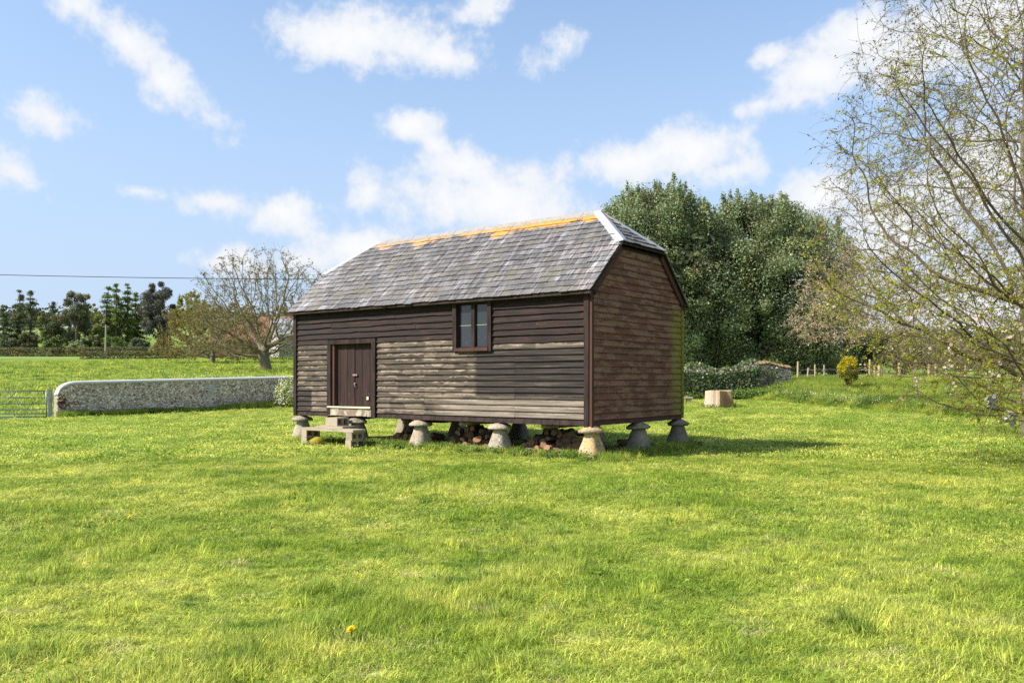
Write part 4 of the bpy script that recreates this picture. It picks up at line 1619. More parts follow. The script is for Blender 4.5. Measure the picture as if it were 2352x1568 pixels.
for q, f in enumerate((.86, .58, .30)):
    m2 = MB()
    pts = []
    prev = None
    for (x_, y_, g0, h_) in tops:
        zc = g0 + .98 * f + random.uniform(-.03, .03)
        if prev is not None:
            for k in (1, 2, 3):
                u = k / 4
                sag = (-.10 if q == 1 else -.03) * math.sin(math.pi * u) * random.uniform(.3, 1.4)
                pts.append((prev[0] + (x_ - prev[0]) * u, prev[1] + (y_ - prev[1]) * u - .06, prev[2] + (zc - prev[2]) * u + sag))
        pts.append((x_, y_ - .07, zc))
        prev = (x_, y_, zc)
    m2.tube(pts, .010, 5)
    m2.build('wire', WIRE, fence)

# ------------------------------------------------------------------ overhead line and pole
t = mat('cable', .6, .3)
CABLE = finish(t, (.03, .03, .035))
m2 = MB()
xsw = np.linspace(-75, 10, 60)
zz_ = 8.72 + .00045 * (xsw + 9) ** 2 + .0
m2.tube([(x, 60.0, z) for x, z in zip(xsw, zz_)], .024, 6)
m2.build('overhead_cable', CABLE, smooth=True, label='thin black overhead cable sagging across the sky behind granary', cat='cable')
t = mat('pole_wood', .9, .1)
n = t.noise(t.new('ShaderNodeTexCoord').outputs['Object'], 1.0, 4, .6, mapping=(10, 10, 1))
POLEM = finish(t, t.mix(n, (.22, .19, .15), (.40, .36, .30)))
dpo = 147.0
xpo = px(242, dpo)
m2 = MB()
m2.tube([(0, 0, -.5), (.05, 0, 2.5), (.1, 0, 5.6)], [.16, .15, .12], 8)
pole = m2.build('pole', POLEM, label='bare wooden pole standing at the hedge before far trees', cat='pole')
pole.location = (xpo, dpo, lz(xpo, dpo))
m2 = MB()
m2.box((-.5, -.05, 5.2), (.6, .05, 5.3))
m2.build('crossarm', POLEM, pole)
m2 = MB()
m2.box((-.05, -.05, -.2), (.05, .05, 1.1), jit=.006)
mk = m2.build('marker_post', POLEM, label='short reddish marker stake standing in the field', cat='post')
mk.location = (px(434, 118), 118, lz(px(434, 118), 118))

# ------------------------------------------------------------------ far farm buildings
t = mat('clay_tile', .9, .1)
oc = t.new('ShaderNodeTexCoord').outputs['Object']
n = t.noise(oc, 1.2, 6, .7)
wv = t.m('SINE', t.m('MULTIPLY', t.xyz(oc)[2], 30))
CLAY = finish(t, t.mix(n, (.15, .07, .05), (.30, .15, .10)), t.bump(wv, .4, .03))
t = mat('barn_brick', .9, .1)
n = t.noise(t.new('ShaderNodeTexCoord').outputs['Object'], 3.0, 5, .7)
BARNW = finish(t, t.mix(n, (.20, .10, .07), (.36, .22, .16)))
t = mat('sheet_roof', .5, .4)
n = t.noise(t.new('ShaderNodeTexCoord').outputs['Object'], 1.5, 5, .7)
SHEET = finish(t, t.mix(n, (.28, .30, .33), (.42, .44, .47)))
t = mat('pale_wall', .9, .1)
n = t.noise(t.new('ShaderNodeTexCoord').outputs['Object'], 1.5, 5, .7)
PALEW = finish(t, t.mix(n, (.28, .26, .24), (.40, .38, .36)))
t = mat('far_glass', .2, .5)
FGLASS = finish(t, (.05, .06, .07))


def building(name, label, x, y, L, D_, hw_, hr, roofm, wallm, rz, wins):
    z = lz(x, y) - .3
    r = thing(name, label, 'building', (x, y, z), rz)
    b = MB()
    b.box((-L / 2, -D_ / 2, 0), (L / 2, D_ / 2, hw_))
    V = []
    for xx in (-L / 2, L / 2):
        V += [(xx, -D_ / 2, hw_), (xx, D_ / 2, hw_), (xx, 0, hr)]
    b.add(V, None, [(0, 2, 1), (3, 4, 5)])
    b.build('wall', wallm, r)
    b = MB()
    e_ = .35
    sl = (hr - hw_) / (D_ / 2)
    V = []
    for xx in (-L / 2 - e_, L / 2 + e_):
        V += [(xx, -D_ / 2 - e_, hw_ - sl * e_ + .1), (xx, 0, hr + .1), (xx, D_ / 2 + e_, hw_ - sl * e_ + .1), (xx, -D_ / 2 - e_, hw_ - sl * e_ - .05), (xx, 0, hr - .05), (xx, D_ / 2 + e_, hw_ - sl * e_ - .05)]
    b.add(V, [(0, 6, 7, 1), (1, 7, 8, 2), (3, 4, 10, 9), (4, 5, 11, 10), (0, 3, 9, 6), (2, 8, 11, 5), (0, 1, 4, 3), (1, 2, 5, 4), (6, 9, 10, 7), (7, 10, 11, 8)])
    b.build('roof', roofm, r)
    for wx in wins:
        b = MB()
        b.box((wx - .5, -D_ / 2 - .06, hw_ - 1.7), (wx + .5, -D_ / 2 - .003, hw_ - .5))
        b.build('window', FGLASS, r)
    return r


building('brick_barn', 'long red clay tiled barn glimpsed behind the bare oak', px(585, 152), 152, 13, 7, 2.9, 5.6, CLAY, BARNW, .12, (-4, -1, 3))
building('brick_house', 'taller red roofed farm building glimpsed behind oak trunk', px(648, 160), 160, 9, 7, 4.2, 7.2, CLAY, BARNW, -.35, (-2, 2))
building('metal_shed', 'pale metal roofed shed at the left edge of the granary', px(690, 148), 148, 9, 7, 4.0, 6.6, SHEET, PALEW, .5, (-2, 2))
# ------------------------------------------------------------------ vegetation helpers
def leaf_mat(name, c0, c1, rough=.5, spec=.35, trans=.35, scale=1.0):
    t = mat(name, rough, spec)
    at = t.new('ShaderNodeAttribute', attribute_name='tint')
    pos = t.new('ShaderNodeNewGeometry').outputs['Position']
    n = t.noise(pos, 1.3 * scale, 3, .6)
    c = t.mix(n, c0, c1)
    c = t.mix(1.0, c, at.outputs['Color'], 'MULTIPLY')
    t.put(t.b.inputs['Base Color'], c)
    if trans:
        tr = t.new('ShaderNodeBsdfTranslucent')
        t.put(tr.inputs['Color'], t.mix(1.0, c, (1.15, 1.15, .6), 'MULTIPLY'))
        ms = t.new('ShaderNodeMixShader')
        ms.inputs[0].default_value = trans
        t.l.new(t.b.outputs[0], ms.inputs[1])
        t.l.new(tr.outputs[0], ms.inputs[2])
        out = t.n['Material Output']
        t.l.new(ms.outputs[0], out.inputs[0])
    return t.mat


def bark_mat(name, c0, c1, scale=6.0):
    t = mat(name, .9, .1)
    oc = t.new('ShaderNodeTexCoord').outputs['Object']
    n = t.noise(oc, scale, 5, .7, mapping=(1, 1, .35))
    n2 = t.noise(oc, scale * .2, 3, .6)
    c = t.mix(n, c0, c1)
    c = t.mix(t.step(n2, .5, .7, 0, .5), c, (c1[0] * 1.05, c1[1] * 1.15, c1[2] * .6))
    return finish(t, c, t.bump(n, .7, .05))


def leaves(mb, C, N, size, rg, aspect=.55, tint=None, jitter=.8, m=0):
    """one four-cornered, slightly folded leaf at each point of C, facing roughly N"""
    n = len(C)
    if n == 0:
        return
    D = N + rg.normal(0, jitter, (n, 3))
    D /= np.linalg.norm(D, axis=1, keepdims=True) + 1e-9
    Rv = rg.normal(0, 1, (n, 3))
    U = np.cross(D, Rv)
    U /= np.linalg.norm(U, axis=1, keepdims=True) + 1e-9
    W_ = np.cross(D, U)
    s = (np.asarray(size) * rg.uniform(.65, 1.25, n))[:, None]
    V = np.stack([C - U * s * .5, C + W_ * s * aspect * .5 + D * s * .08, C + U * s * .5, C - W_ * s * aspect * .5 + D * s * .08], 1).reshape(-1, 3)
    F = np.arange(n * 4).reshape(n, 4)
    T = np.ones((n, 3)) if tint is None else np.asarray(tint)
    mb.add(V, F, m=m, tint=np.repeat(T, 4, 0))


def sphere_dirs(n, rg):
    d = rg.normal(0, 1, (n, 3))
    return d / (np.linalg.norm(d, axis=1, keepdims=True) + 1e-9)


def clump_crown(mb, clumps, per, size, rg, aspect=.55, tone=(.75, 1.25), shell=.55, up=.3):
    """leaves spread through many small clumps: (x, y, z, rx, ry, rz)"""
    for (x, y, z, rx, ry, rz_) in clumps:
        n = max(4, int(per * rg.uniform(.7, 1.3)))
        d = sphere_dirs(n, rg)
        r = rg.uniform(shell, 1.0, n)[:, None] ** .8
        C = np.array([x, y, z]) + d * r * np.array([rx, ry, rz_])
        k = rg.uniform(*tone)
        warm = rg.uniform(-.08, .10)
        T = np.stack([k * (1 + warm) * rg.uniform(.8, 1.2, n), k * rg.uniform(.85, 1.15, n), k * (1 - warm) * rg.uniform(.8, 1.2, n)], -1)
        leaves(mb, C, d + np.array([0, 0, up]), size, rg, aspect, T)


def colonize(att, trunk, step, infl, kill, iters, rg, grav=0.0, wob=.12):
    """space colonization: grows a branch skeleton from the trunk into the attraction points"""
    nodes = [np.array(p, float) for p in trunk]
    par = [-1] + list(range(len(trunk) - 1))
    att = np.array(att, float)
    alive = np.ones(len(att), bool)
    for it in range(iters):
        kd = kdtree.KDTree(len(nodes))
        for i, p in enumerate(nodes):
            kd.insert(p, i)
        kd.balance()
        acc = {}
        ids = np.nonzero(alive)[0]
        if len(ids) == 0:
            break
        for i in ids:
            co, j, d = kd.find(att[i])
            if d < kill:
                alive[i] = False
                continue
            if d < infl:
                v = (att[i] - nodes[j]) / d
                if j in acc:
                    acc[j] = acc[j] + v
                else:
                    acc[j] = v.copy()
        if not acc:
            infl *= 1.4
            if infl > 40:
                break
            continue
        for j, v in acc.items():
            v = v / (np.linalg.norm(v) + 1e-9) + rg.normal(0, wob, 3) + np.array([0, 0, grav])
            v /= np.linalg.norm(v) + 1e-9
            nodes.append(nodes[j] + v * step)
            par.append(j)
    return np.array(nodes), np.array(par)


def skeleton(mb, nodes, par, r_tip, expo, k_of, r_trunk=None, tint=None):
    """tubes along the skeleton with pipe-model radii; returns radii and the tips"""
    n = len(nodes)
    kids = [[] for _ in range(n)]
    for i in range(n):
        if par[i] >= 0:
            kids[par[i]].append(i)
    rad = np.zeros(n)
    for i in range(n - 1, -1, -1):
        rad[i] = r_tip if not kids[i] else sum(rad[c] ** expo for c in kids[i]) ** (1 / expo)
    if r_trunk:
        k0 = math.log(r_trunk / r_tip) / math.log(max(rad[0] / r_tip, 1.01))
        rad = r_tip * (rad / r_tip) ** k0
    stack = [(0, -1)]
    while stack:
        i, p = stack.pop()
        chain = [p] if p >= 0 else []
        cur = i
        while True:
            chain.append(cur)
            if not kids[cur]:
                break
            big = max(kids[cur], key=lambda c: rad[c])
            for c in kids[cur]:
                if c != big:
                    stack.append((c, cur))
            cur = big
        if len(chain) < 2:
            continue
        P = nodes[chain]
        rr = rad[chain].copy()
        if p >= 0:
            rr[0] = min(rr[0], rr[1] * 1.15)
        if len(P) > 3:
            Q = P.copy()
            Q[1:-1] = .5 * P[1:-1] + .25 * (P[:-2] + P[2:])
            P = Q
        mb.tube(P, rr, k_of(rr.max()), cap=False, tint=tint)
    tips = [i for i in range(n) if not kids[i]]
    return rad, kids, tips


def twigs(mb, nodes, par, rad, rmax, per, ln, r0, rg, droop=0.0, segs=3, spread=.9, up=0.0):
    """fine side shoots on the thin branches; returns points along them"""
    pts, dirs = [], []
    thin = np.nonzero((rad < rmax) & (par >= 0))[0]
    for i in thin:
        d0 = nodes[i] - nodes[par[i]]
        d0 /= np.linalg.norm(d0) + 1e-9
        for q in range(rg.poisson(per)):
            d = d0 + rg.normal(0, spread, 3) + np.array([0, 0, up])
            d /= np.linalg.norm(d) + 1e-9
            L = ln * rg.uniform(.5, 1.3)
            p = nodes[i] - (nodes[i] - nodes[par[i]]) * rg.random()
            P = [p]
            for s in range(segs):
                d = d + rg.normal(0, .22, 3) + np.array([0, 0, -droop * (s + 1) / segs])
                d /= np.linalg.norm(d) + 1e-9
                p = p + d * L / segs
                P.append(p)
                pts.append(p - d * L / segs * rg.random())
                dirs.append(d)
            mb.tube(P, np.linspace(r0, r0 * .5, segs + 1), 3, cap=False)
    return np.array(pts).reshape(-1, 3), np.array(dirs).reshape(-1, 3)


def dome_points(n, c, rx, ry, rz_, rg, shell=.35, low=-.35, low_keep=1.0):
    """points in a flattened dome crown"""
    out = []
    while len(out) < n:
        d = sphere_dirs(n, rg)
        r = rg.uniform(shell ** 3, 1, n) ** (1 / 3)
        P = d * r[:, None]
        P = P[P[:, 2] > low]
        out += list(P)
    P = np.array(out[:n])
    return np.array(c) + P * np.array([rx, ry, rz_])


# ------------------------------------------------------------------ holly / evergreen trees behind the granary
HOLLY = leaf_mat('evergreen_leaf', (.12, .16, .08), (.28, .325, .165), .4, .35, .28)
BARK = bark_mat('grey_bark', (.07, .06, .045), (.20, .17, .13))


def evergreen(label, x, y, rx, ry, top, seed, nclump=330, per=230):
    rg = np.random.default_rng(seed)
    z0 = lz(x, y)
    tr = thing('evergreen_tree', label, 'tree', (x, y, z0), 0, 'evergreen trees behind the granary')
    H = top - z0
    b = MB()
    tp = [(0, 0, -.3), (.1, .05, H * .25), (-.15, .1, H * .5), (.1, 0, H * .8)]
    b.tube(tp, [.42, .34, .24, .08], 9)
    clumps = []
    for i in range(nclump):
        # crown: full to the ground, widest at two fifths, lobed
        f = rg.random() ** .8
        zc = .05 + f * .93
        prof = math.sin(math.pi * min(1, (.20 + .80 * zc) ** 1.25)) ** .55 if zc < .97 else .25
        th = rg.uniform(0, 2 * math.pi)
        lobe = 1 + .10 * math.sin(3 * th + seed + 3 * zc) + .10 * math.sin(5 * th + 11 * zc + seed)
        rr = prof * lobe * rg.uniform(.62, 1.0)
        s_ = rg.uniform(.6, 1.5)
        clumps.append((rx * rr * math.cos(th), ry * rr * math.sin(th), zc * H * .97 - .15, s_ * .95, s_ * .95, s_ * .85))
    # pointed leading shoots at the top
    for i in range(26):
        th = rg.uniform(0, 2 * math.pi)
        q = rg.uniform(0, .75) ** .7
        zc = H * (1 - .30 * q * q) + rg.uniform(-.5, .25)
        cx_, cy_ = rx * q * math.cos(th), ry * q * math.sin(th)
        for k in range(4):
            clumps.append((cx_ + rg.normal(0, .08), cy_ + rg.normal(0, .08), zc - .9 + k * .42, .48 - k * .10, .48 - k * .10, .45))
    for c_ in clumps[::6]:
        b.tube([(c_[0] * .12, c_[1] * .12, c_[2] * .75), (c_[0] * .55, c_[1] * .55, c_[2] * .93), (c_[0], c_[1], c_[2])], [.10, .06, .02], 5)
    b.build('trunk', BARK, tr, smooth=True)
    lf = MB()
    big = [c_ for c_ in clumps if c_[3] > .5]
    clump_crown(lf, big, per * 1.5, .165, rg, .55, (.5, 1.45), .3, .35)
    clump_crown(lf, [c_ for c_ in clumps if c_[3] <= .5], 60, .19, rg, .55, (.8, 1.3), .1, .4)
    # inner foliage tinted darker, painting shade into the heart of the crown
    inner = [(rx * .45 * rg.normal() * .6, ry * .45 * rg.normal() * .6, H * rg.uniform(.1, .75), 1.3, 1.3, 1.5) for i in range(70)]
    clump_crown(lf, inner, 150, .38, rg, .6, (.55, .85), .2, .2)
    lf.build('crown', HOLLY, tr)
    return tr


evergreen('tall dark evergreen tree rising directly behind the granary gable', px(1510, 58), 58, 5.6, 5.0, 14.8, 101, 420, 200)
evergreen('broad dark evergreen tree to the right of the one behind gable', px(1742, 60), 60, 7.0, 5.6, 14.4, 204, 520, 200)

# ------------------------------------------------------------------ ivy and scrub along the ruined wall
IVY = leaf_mat('ivy_leaf', (.075, .11, .042), (.19, .235, .105), .4, .4, .25)
rg = np.random.default_rng(31)
lf = MB()
C = []
for i in range(9000):
    s = rg.random() ** .9 * (RL - .9)
    if s > RL - 2.2 and rg.random() < .88:
        continue
    g0p = RA + rdv * s
    bulge = .22 + .42 * fbm(s * .8, 0, 4, 2)
    v = rg.random()
    over = v > .86
    z = v * (ruin_h(s) + .12) if not over else ruin_h(s) + rg.uniform(-.05, .55) * float(fbm(s * .9, 3, 6, 2)) * 1.4
    off = (.26 + bulge * (1 - .3 * v) * rg.uniform(.55, 1.0)) if not over else rg.uniform(-.3, .4)
    C.append((g0p[0] + rn[0] * off, g0p[1] + rn[1] * off, z, s))
C = np.array(C)
zg = land(C[:, 0], C[:, 1])
P = np.stack([C[:, 0] - 7.0, C[:, 1] - 46.6, C[:, 2] + zg], -1)
k = .6 + .8 * fbm(C[:, 3] * 2.0, C[:, 2] * 2.0, 12, 3)
T = np.stack([k * rg.uniform(.75, 1.25, len(k)), k * rg.uniform(.85, 1.15, len(k)), k * rg.uniform(.75, 1.25, len(k))], -1)
leaves(lf, P, np.tile([rn[0], rn[1], .5], (len(P), 1)), .15, rg, .8, T, .7)
ivy = thing('ivy', 'thick ivy smothering the old flint wall beside the stump', 'ivy', (7.0, 46.6, 0), 0)
lf.build('foliage', IVY, ivy)
b = MB()
for i in range(40):
    s = rg.uniform(RL - 4.5, RL - .6)
    p = RA + rdv * s
    g0 = lz(*p)
    path = []
    ss_ = s
    for q in range(6):
        pp = RA + rdv * ss_
        path.append((pp[0] + rn[0] * .33 - 7.0, pp[1] + rn[1] * .33 - 46.6, g0 + q / 5 * ruin_h(s)))
        ss_ += rg.normal(0, .10)
    b.tube(path, np.linspace(.02, .007, 6), 4, cap=False)
b.build('stem', BARK, ivy)

SCRUB = leaf_mat('scrub_leaf', (.060, .085, .025), (.15, .185, .055), .5, .3, .3)
BROWNS = leaf_mat('brown_scrub', (.11, .085, .05), (.24, .19, .11), .7, .2, .25)


def bush(name, label, x, y, rx, ry, h, leafm, seed, nclump=26, per=110, size=.16, cat='bush', tone=(.7, 1.3), group=None, stemm=None):
    rg = np.random.default_rng(seed)
    z0 = lz(x, y)
    r = thing(name, label, cat, (x, y, z0), 0, group)
    cl = []
    for i in range(nclump):
        d = sphere_dirs(1, rg)[0]
        d[2] = abs(d[2])
        q = rg.uniform(.45, .92)
        s_ = rg.uniform(.22, .38)
        cl.append((d[0] * rx * q, d[1] * ry * q, .12 * h + d[2] * h * .80 * q, rx * s_, ry * s_, h * s_ * .8))
    lf = MB()
    clump_crown(lf, cl, per, size, rg, .6, tone, .25, .4)
    lf.build('foliage', leafm, r)
    b = MB()
    for c_ in cl[::2]:
        b.tube([(c_[0] * .1, c_[1] * .1, -.1), (c_[0] * .5, c_[1] * .5, c_[2] * .6), (c_[0], c_[1], c_[2])], [.05 * max(h / 2, .5), .03 * max(h / 2, .5), .012], 5, cap=False)
    b.build('stem', stemm or BARK, r)
    return r


bush('shrub', 'rounded green shrub showing above the ivy covered wall', px(1752, 51.5), 51.5, 1.5, 1.2, 2.35, SCRUB, 5, 22, 130)
bush('shrub', 'bright green leafy shrub beyond the fence left of the blossom tree', px(1985, 66), 66, 2.6, 2.0, 4.4, SCRUB, 6, 34, 120, .2)
bush('shrub', 'brown twiggy shrub beyond the fence behind the golden topiary', px(1915, 64), 64, 2.4, 2.0, 3.6, BROWNS, 7, 30, 100, .18)
bush('shrub', 'brown budding shrub beyond the fence under the blossom branches', px(2075, 70), 70, 3.2, 2.2, 4.6, BROWNS, 8, 40, 90, .2)
bush('shrub', 'low brown shrub far right beyond the fence', px(2210, 82), 82, 4.5, 2.5, 4.2, BROWNS, 9, 44, 90, .22)
bush('hedge_bush', 'dark green bush at the far right field edge', px(2330, 95), 95, 6, 3, 5.0, SCRUB, 10, 50, 100, .26)

# golden topiary conifer
GOLD = leaf_mat('golden_conifer', (.30, .26, .012), (.52, .43, .02), .6, .2, .25, 3.0)
OLIVE = leaf_mat('olive_conifer', (.11, .12, .02), (.22, .21, .03), .6, .2, .25, 3.0)
tx, ty = px(1949, 45.5), 45.5
tz = lz(tx, ty)
rg = np.random.default_rng(77)
top_ = thing('topiary_conifer', 'small golden clipped conifer with a rounded head on thin stems', 'conifer', (tx, ty, tz), 0)
cl, cl2 = [], []
for i in range(120):
    d = sphere_dirs(1, rg)[0]
    q = rg.uniform(.72, 1.0)
    c_ = (d[0] * .52 * q, d[1] * .52 * q, 1.32 + d[2] * .62 * q - .15 * (abs(d[0]) > .7), .13, .13, .16)
    (cl if (d[2] > -.05 and rg.random() < .9) else cl2).append(c_)
lf = MB()
clump_crown(lf, cl, 42, .085, rg, .5, (.75, 1.3), .2, .6)
lf.build('head', GOLD, top_)
lf = MB()
for i in range(12):
    cl2.append((rg.normal(0, .12), rg.normal(0, .12), rg.uniform(.35, .7), .10, .10, .13))
clump_crown(lf, cl2, 34, .085, rg, .5, (.7, 1.2), .2, .5)
lf.build('skirt', OLIVE, top_)
b = MB()
for i in range(6):
    a_ = i * 1.05
    b.tube([(.06 * math.cos(a_), .06 * math.sin(a_), -.1), (.10 * math.cos(a_), .10 * math.sin(a_), .4), (.2 * math.cos(a_), .2 * math.sin(a_), .95)], [.028, .024, .012], 6)
b.build('stem', BARK, top_)

# ------------------------------------------------------------------ the bare oak in the field
OAKB = bark_mat('oak_bark', (.10, .085, .055), (.25, .215, .15), 3.0)
OAKL = leaf_mat('oak_bud', (.16, .13, .04), (.30, .25, .085), .7, .2, .35)
AMBER = leaf_mat('amber_bud', (.17, .125, .045), (.30, .24, .09), .7, .2, .35)
YEL = leaf_mat('yellow_green_bud', (.20, .20, .03), (.33, .33, .06), .7, .2, .35)


def bare_tree(name, label, x, y, att, trunk, step, infl, kill, iters, r_tip, r_trunk, leafm, nleaf, lsize, seed, barkm, tw=(1.2, .6, .012), group=None, droop=0.0, up=.25, wob=.12, cat='tree', extra=None):
    rg = np.random.default_rng(seed)
    z0 = lz(x, y)
    r = thing(name, label, cat, (x, y, z0), 0, group)
    nodes, par = colonize(att, trunk, step, infl, kill, iters, rg, 0.0, wob)
    b = MB()
    rad, kids, tips = skeleton(b, nodes, par, r_tip, 2.2, lambda q: 9 if q > .15 else (5 if q > .04 else 3), r_trunk)
    pts, dirs = twigs(b, nodes, par, rad, r_tip * 2.2, tw[0], tw[1], tw[2], rg, droop, 3, .7, up)
    b.build('trunk', barkm, r, smooth=True)
    if nleaf and len(pts):
        lf = MB()
        ii = rg.integers(0, len(pts), nleaf)
        P = pts[ii] + rg.normal(0, lsize * .4, (nleaf, 3))
        k = rg.uniform(.65, 1.3, nleaf)
        leaves(lf, P, np.tile([0, 0, 1.0], (nleaf, 1)), lsize, rg, .6, np.stack([k, k, k], -1), 1.2)
        lf.build('crown', leafm, r)
    return r, nodes, par, rad, pts, dirs


rg = np.random.default_rng(5)
ox_, oy_ = px(607, 95), 95.0
att = np.vstack([dome_points(2400, (.0, 0, 5.2), 9.0, 7.5, 8.5, rg, .15, -.3), dome_points(420, (-3.5, 0, 2.8), 6.5, 6.5, 1.8, rg, .2, -.8), dome_points(160, (3.5, 0, 3.2), 4.5, 5, 1.6, rg, .2, -.8)])
bare_tree('oak_tree', 'large bare spreading oak with thick forked trunk in the field behind flint wall', ox_, oy_, att, [(.35, 0, -.4), (.2, 0, .4), (.0, 0, 1.0), (-.1, .0, 1.6)], .40, 3.6, .62, 80, .016, .62, OAKL, 9000, .20, 5, OAKB, (1.8, .8, .014), wob=.20)
rg = np.random.default_rng(6)
att = np.vstack([dome_points(750, (0, 0, 3.0), 8.5, 5, 6.0, rg, .3, -.4)])
bare_tree('budding_tree', 'amber budding wide twiggy tree left of the bare oak', px(488, 118), 118, att, [(0, 0, -.3), (0, 0, .8), (.1, 0, 1.6)], .5, 5, .8, 50, .022, .40, AMBER, 14000, .22, 6, OAKB, (1.8, .8, .016))
rg = np.random.default_rng(8)
att = dome_points(500, (0, 0, 6.0), 4.0, 3.5, 5.5, rg, .3, -.6)
bare_tree('budding_tree', 'yellow green budding tree beside the dark evergreen across field', px(438, 150), 150, att, [(0, 0, -.3), (0, 0, 1.4), (.1, 0, 3.0)], .6, 5, .9, 50, .025, .35, YEL, 11000, .28, 7, OAKB, (1.5, .9, .018))

# white blossom shrub at the far end of the flint wall
WBL = leaf_mat('white_blossom', (.60, .60, .52), (.82, .82, .76), .7, .2, .3)
LIME = leaf_mat('lime_leaf', (.20, .26, .04), (.36, .42, .09), .6, .2, .4)
wbx, wby = px(664, 46), 45.6
sh = bush('blossom_shrub', 'white blossoming shrub at the granary left edge before flint wall', wbx, wby, .75, .65, 1.85, LIME, 17, 26, 70, .09)
rg = np.random.default_rng(18)
lf = MB()
d = sphere_dirs(900, rg)
d[:, 2] = np.abs(d[:, 2])
leaves(lf, d * rg.uniform(.5, 1.05, 900)[:, None] * np.array([.75, .65, 1.55]) + np.array([0, 0, .2]), d, .075, rg, .9, None, .6)
lf.build('blossom', WBL, sh)

# ------------------------------------------------------------------ trees beyond the field
CONIF = leaf_mat('conifer_needles', (.085, .115, .065), (.17, .20, .11), .6, .2, .3, .6)
PINE = leaf_mat('pine_needles', (.12, .13, .075), (.21, .215, .125), .6, .2, .3, .6)
LARCH = leaf_mat('larch_needles', (.115, .165, .045), (.215, .27, .08), .6, .2, .3, .6)
DARKE = leaf_mat('dark_evergreen', (.09, .09, .085), (.165, .163, .15), .6, .2, .3, .6)
PALEG = leaf_mat('pale_spring_leaf', (.16, .18, .05), (.29, .30, .10), .6, .2, .3, .6)
HEDGE = leaf_mat('hedge_leaf', (.085, .09, .035), (.17, .17, .07), .6, .2, .2, .6)
FARW = leaf_mat('far_wood', (.095, .105, .065), (.17, .165, .10), .8, .1, .1, .2)


def conifer(label, p, d, top_px, hw_px, leafm, seed, sparse=1.0, drop=.3, group='conifers beyond the field', base=.06, lean=0.0):
    rg = np.random.default_rng(seed)
    x = px(p, d)
    z0 = lz(x, d)
    top = 1.6 + (876 - top_px) / 1975 * d
    H = top - z0
    rw = hw_px / 1975 * d
    r = thing('conifer', label, 'tree', (x, d, z0), 0, group)
    b = MB()
    b.tube([(0, 0, -.4), (lean * .3, 0, H * .4), (lean, 0, H * .98)], [.30, .20, .04], 7)
    lf = MB()
    nwh = int(H / .55)
    for i in range(nwh):
        f = base + (1 - base) * (i + rg.random()) / nwh
        z = f * H
        L0 = rw * (1 - f) ** .75 * (.45 + .55 * math.sin(min(1, f * 3 + .3) * 1.57)) + .15
        for q in range(rg.integers(4, 7)):
            if rg.random() > sparse:
                continue
            th = rg.uniform(0, 6.283)
            L = L0 * rg.uniform(.55, 1.25)
            e = np.array([math.cos(th), math.sin(th), 0])
            s0 = np.array([lean * f, 0, z])
            end = s0 + e * L + np.array([0, 0, -drop * L + .1])
            b.tube([s0, (s0 + end) / 2 + np.array([0, 0, .08 * L]), end], [.05, .03, .01], 3, cap=False)
            n = int(80 * max(L, .5))
            u = rg.uniform(.15, 1.05, n)[:, None]
            C = s0 + (end - s0) * u + rg.normal(0, .20, (n, 3)) * np.array([1, 1, .7]) + np.array([0, 0, -.12])
            kk = rg.uniform(.6, 1.3) * rg.uniform(.8, 1.2, n)
            leaves(lf, C, np.tile([0, 0, 1.0], (n, 1)), .30, rg, .5, np.stack([kk, kk, kk], -1), .8)
    b.build('trunk', BARK, r, smooth=True)
    lf.build('crown', leafm, r)
    return r


def round_tree(label, p, d, top_px, hw_px, leafm, seed, low=.15, nclump=60, per=70, size=.42, name='field_tree', group='trees beyond the field', fl=1.0):
    rg = np.random.default_rng(seed)
    x = px(p, d)
    z0 = lz(x, d)
    H = 1.6 + (876 - top_px) / 1975 * d - z0
    rw = hw_px / 1975 * d
    r = thing(name, label, 'tree', (x, d, z0), 0, group)
    cl = []
    zc, hz = H * (1 + low) / 2, H * (1 - low) / 2
    for i in range(nclump):
        dd = sphere_dirs(1, rg)[0]
        q = rg.uniform(.5, .92)
        s_ = rg.uniform(.16, .30)
        cl.append((dd[0] * rw * q, dd[1] * rw * q, zc + dd[2] * hz * q, rw * s_ * 1.1, rw * s_ * 1.1, rw * s_ * fl))
    lf = MB()
    clump_crown(lf, cl, per * 3.2, size * .78, rg, .6, (.6, 1.35), .2, .4)
    lf.build('crown', leafm, r)
    b = MB()
    b.tube([(0, 0, -.4), (.1, 0, H * .35), (0, .1, H * .85)], [.35, .25, .06], 7)
    for c_ in cl[::3]:
        b.tube([(0, 0, c_[2] * .55), (c_[0] * .5, c_[1] * .5, c_[2] * .85), (c_[0], c_[1], c_[2])], [.12, .07, .03], 4, cap=False)
    b.build('trunk', BARK, r, smooth=True)
    return r


conifer('dark spruce cut by the left picture edge across the field', 8, 165, 700, 26, CONIF, 61, .95)
conifer('broad dark spruce second from left across the field', 45, 168, 667, 34, CONIF, 62, 1.0)
conifer('slim sparse spruce with bare tiers right of the broad one', 70, 166, 664, 24, CONIF, 63, .55, .12)
conifer('dark narrow conifer left of the round topped pine', 121, 170, 690, 26, CONIF, 64, 1.0, .4)
round_tree('round topped pine with open crown across the field', 175, 168, 660, 34, PINE, 65, .42, 46, 60, .40)
round_tree('brownish ivy clad tree below the round topped pine', 160, 171, 700, 50, PINE, 66, .05, 60, 60, .42)
conifer('leaning green larch with a long side branch across field', 238, 172, 655, 34, LARCH, 67, .75, .25, lean=1.0)
conifer('tall thin green larch in the middle of the larch group', 267, 170, 647, 30, LARCH, 68, .75, .3)
conifer('green larch nearest the dark round evergreen', 293, 172, 651, 32, LARCH, 69, .8, .3)
conifer('short green larch tucked behind the larch group', 312, 176, 668, 30, LARCH, 70, .85, .3)
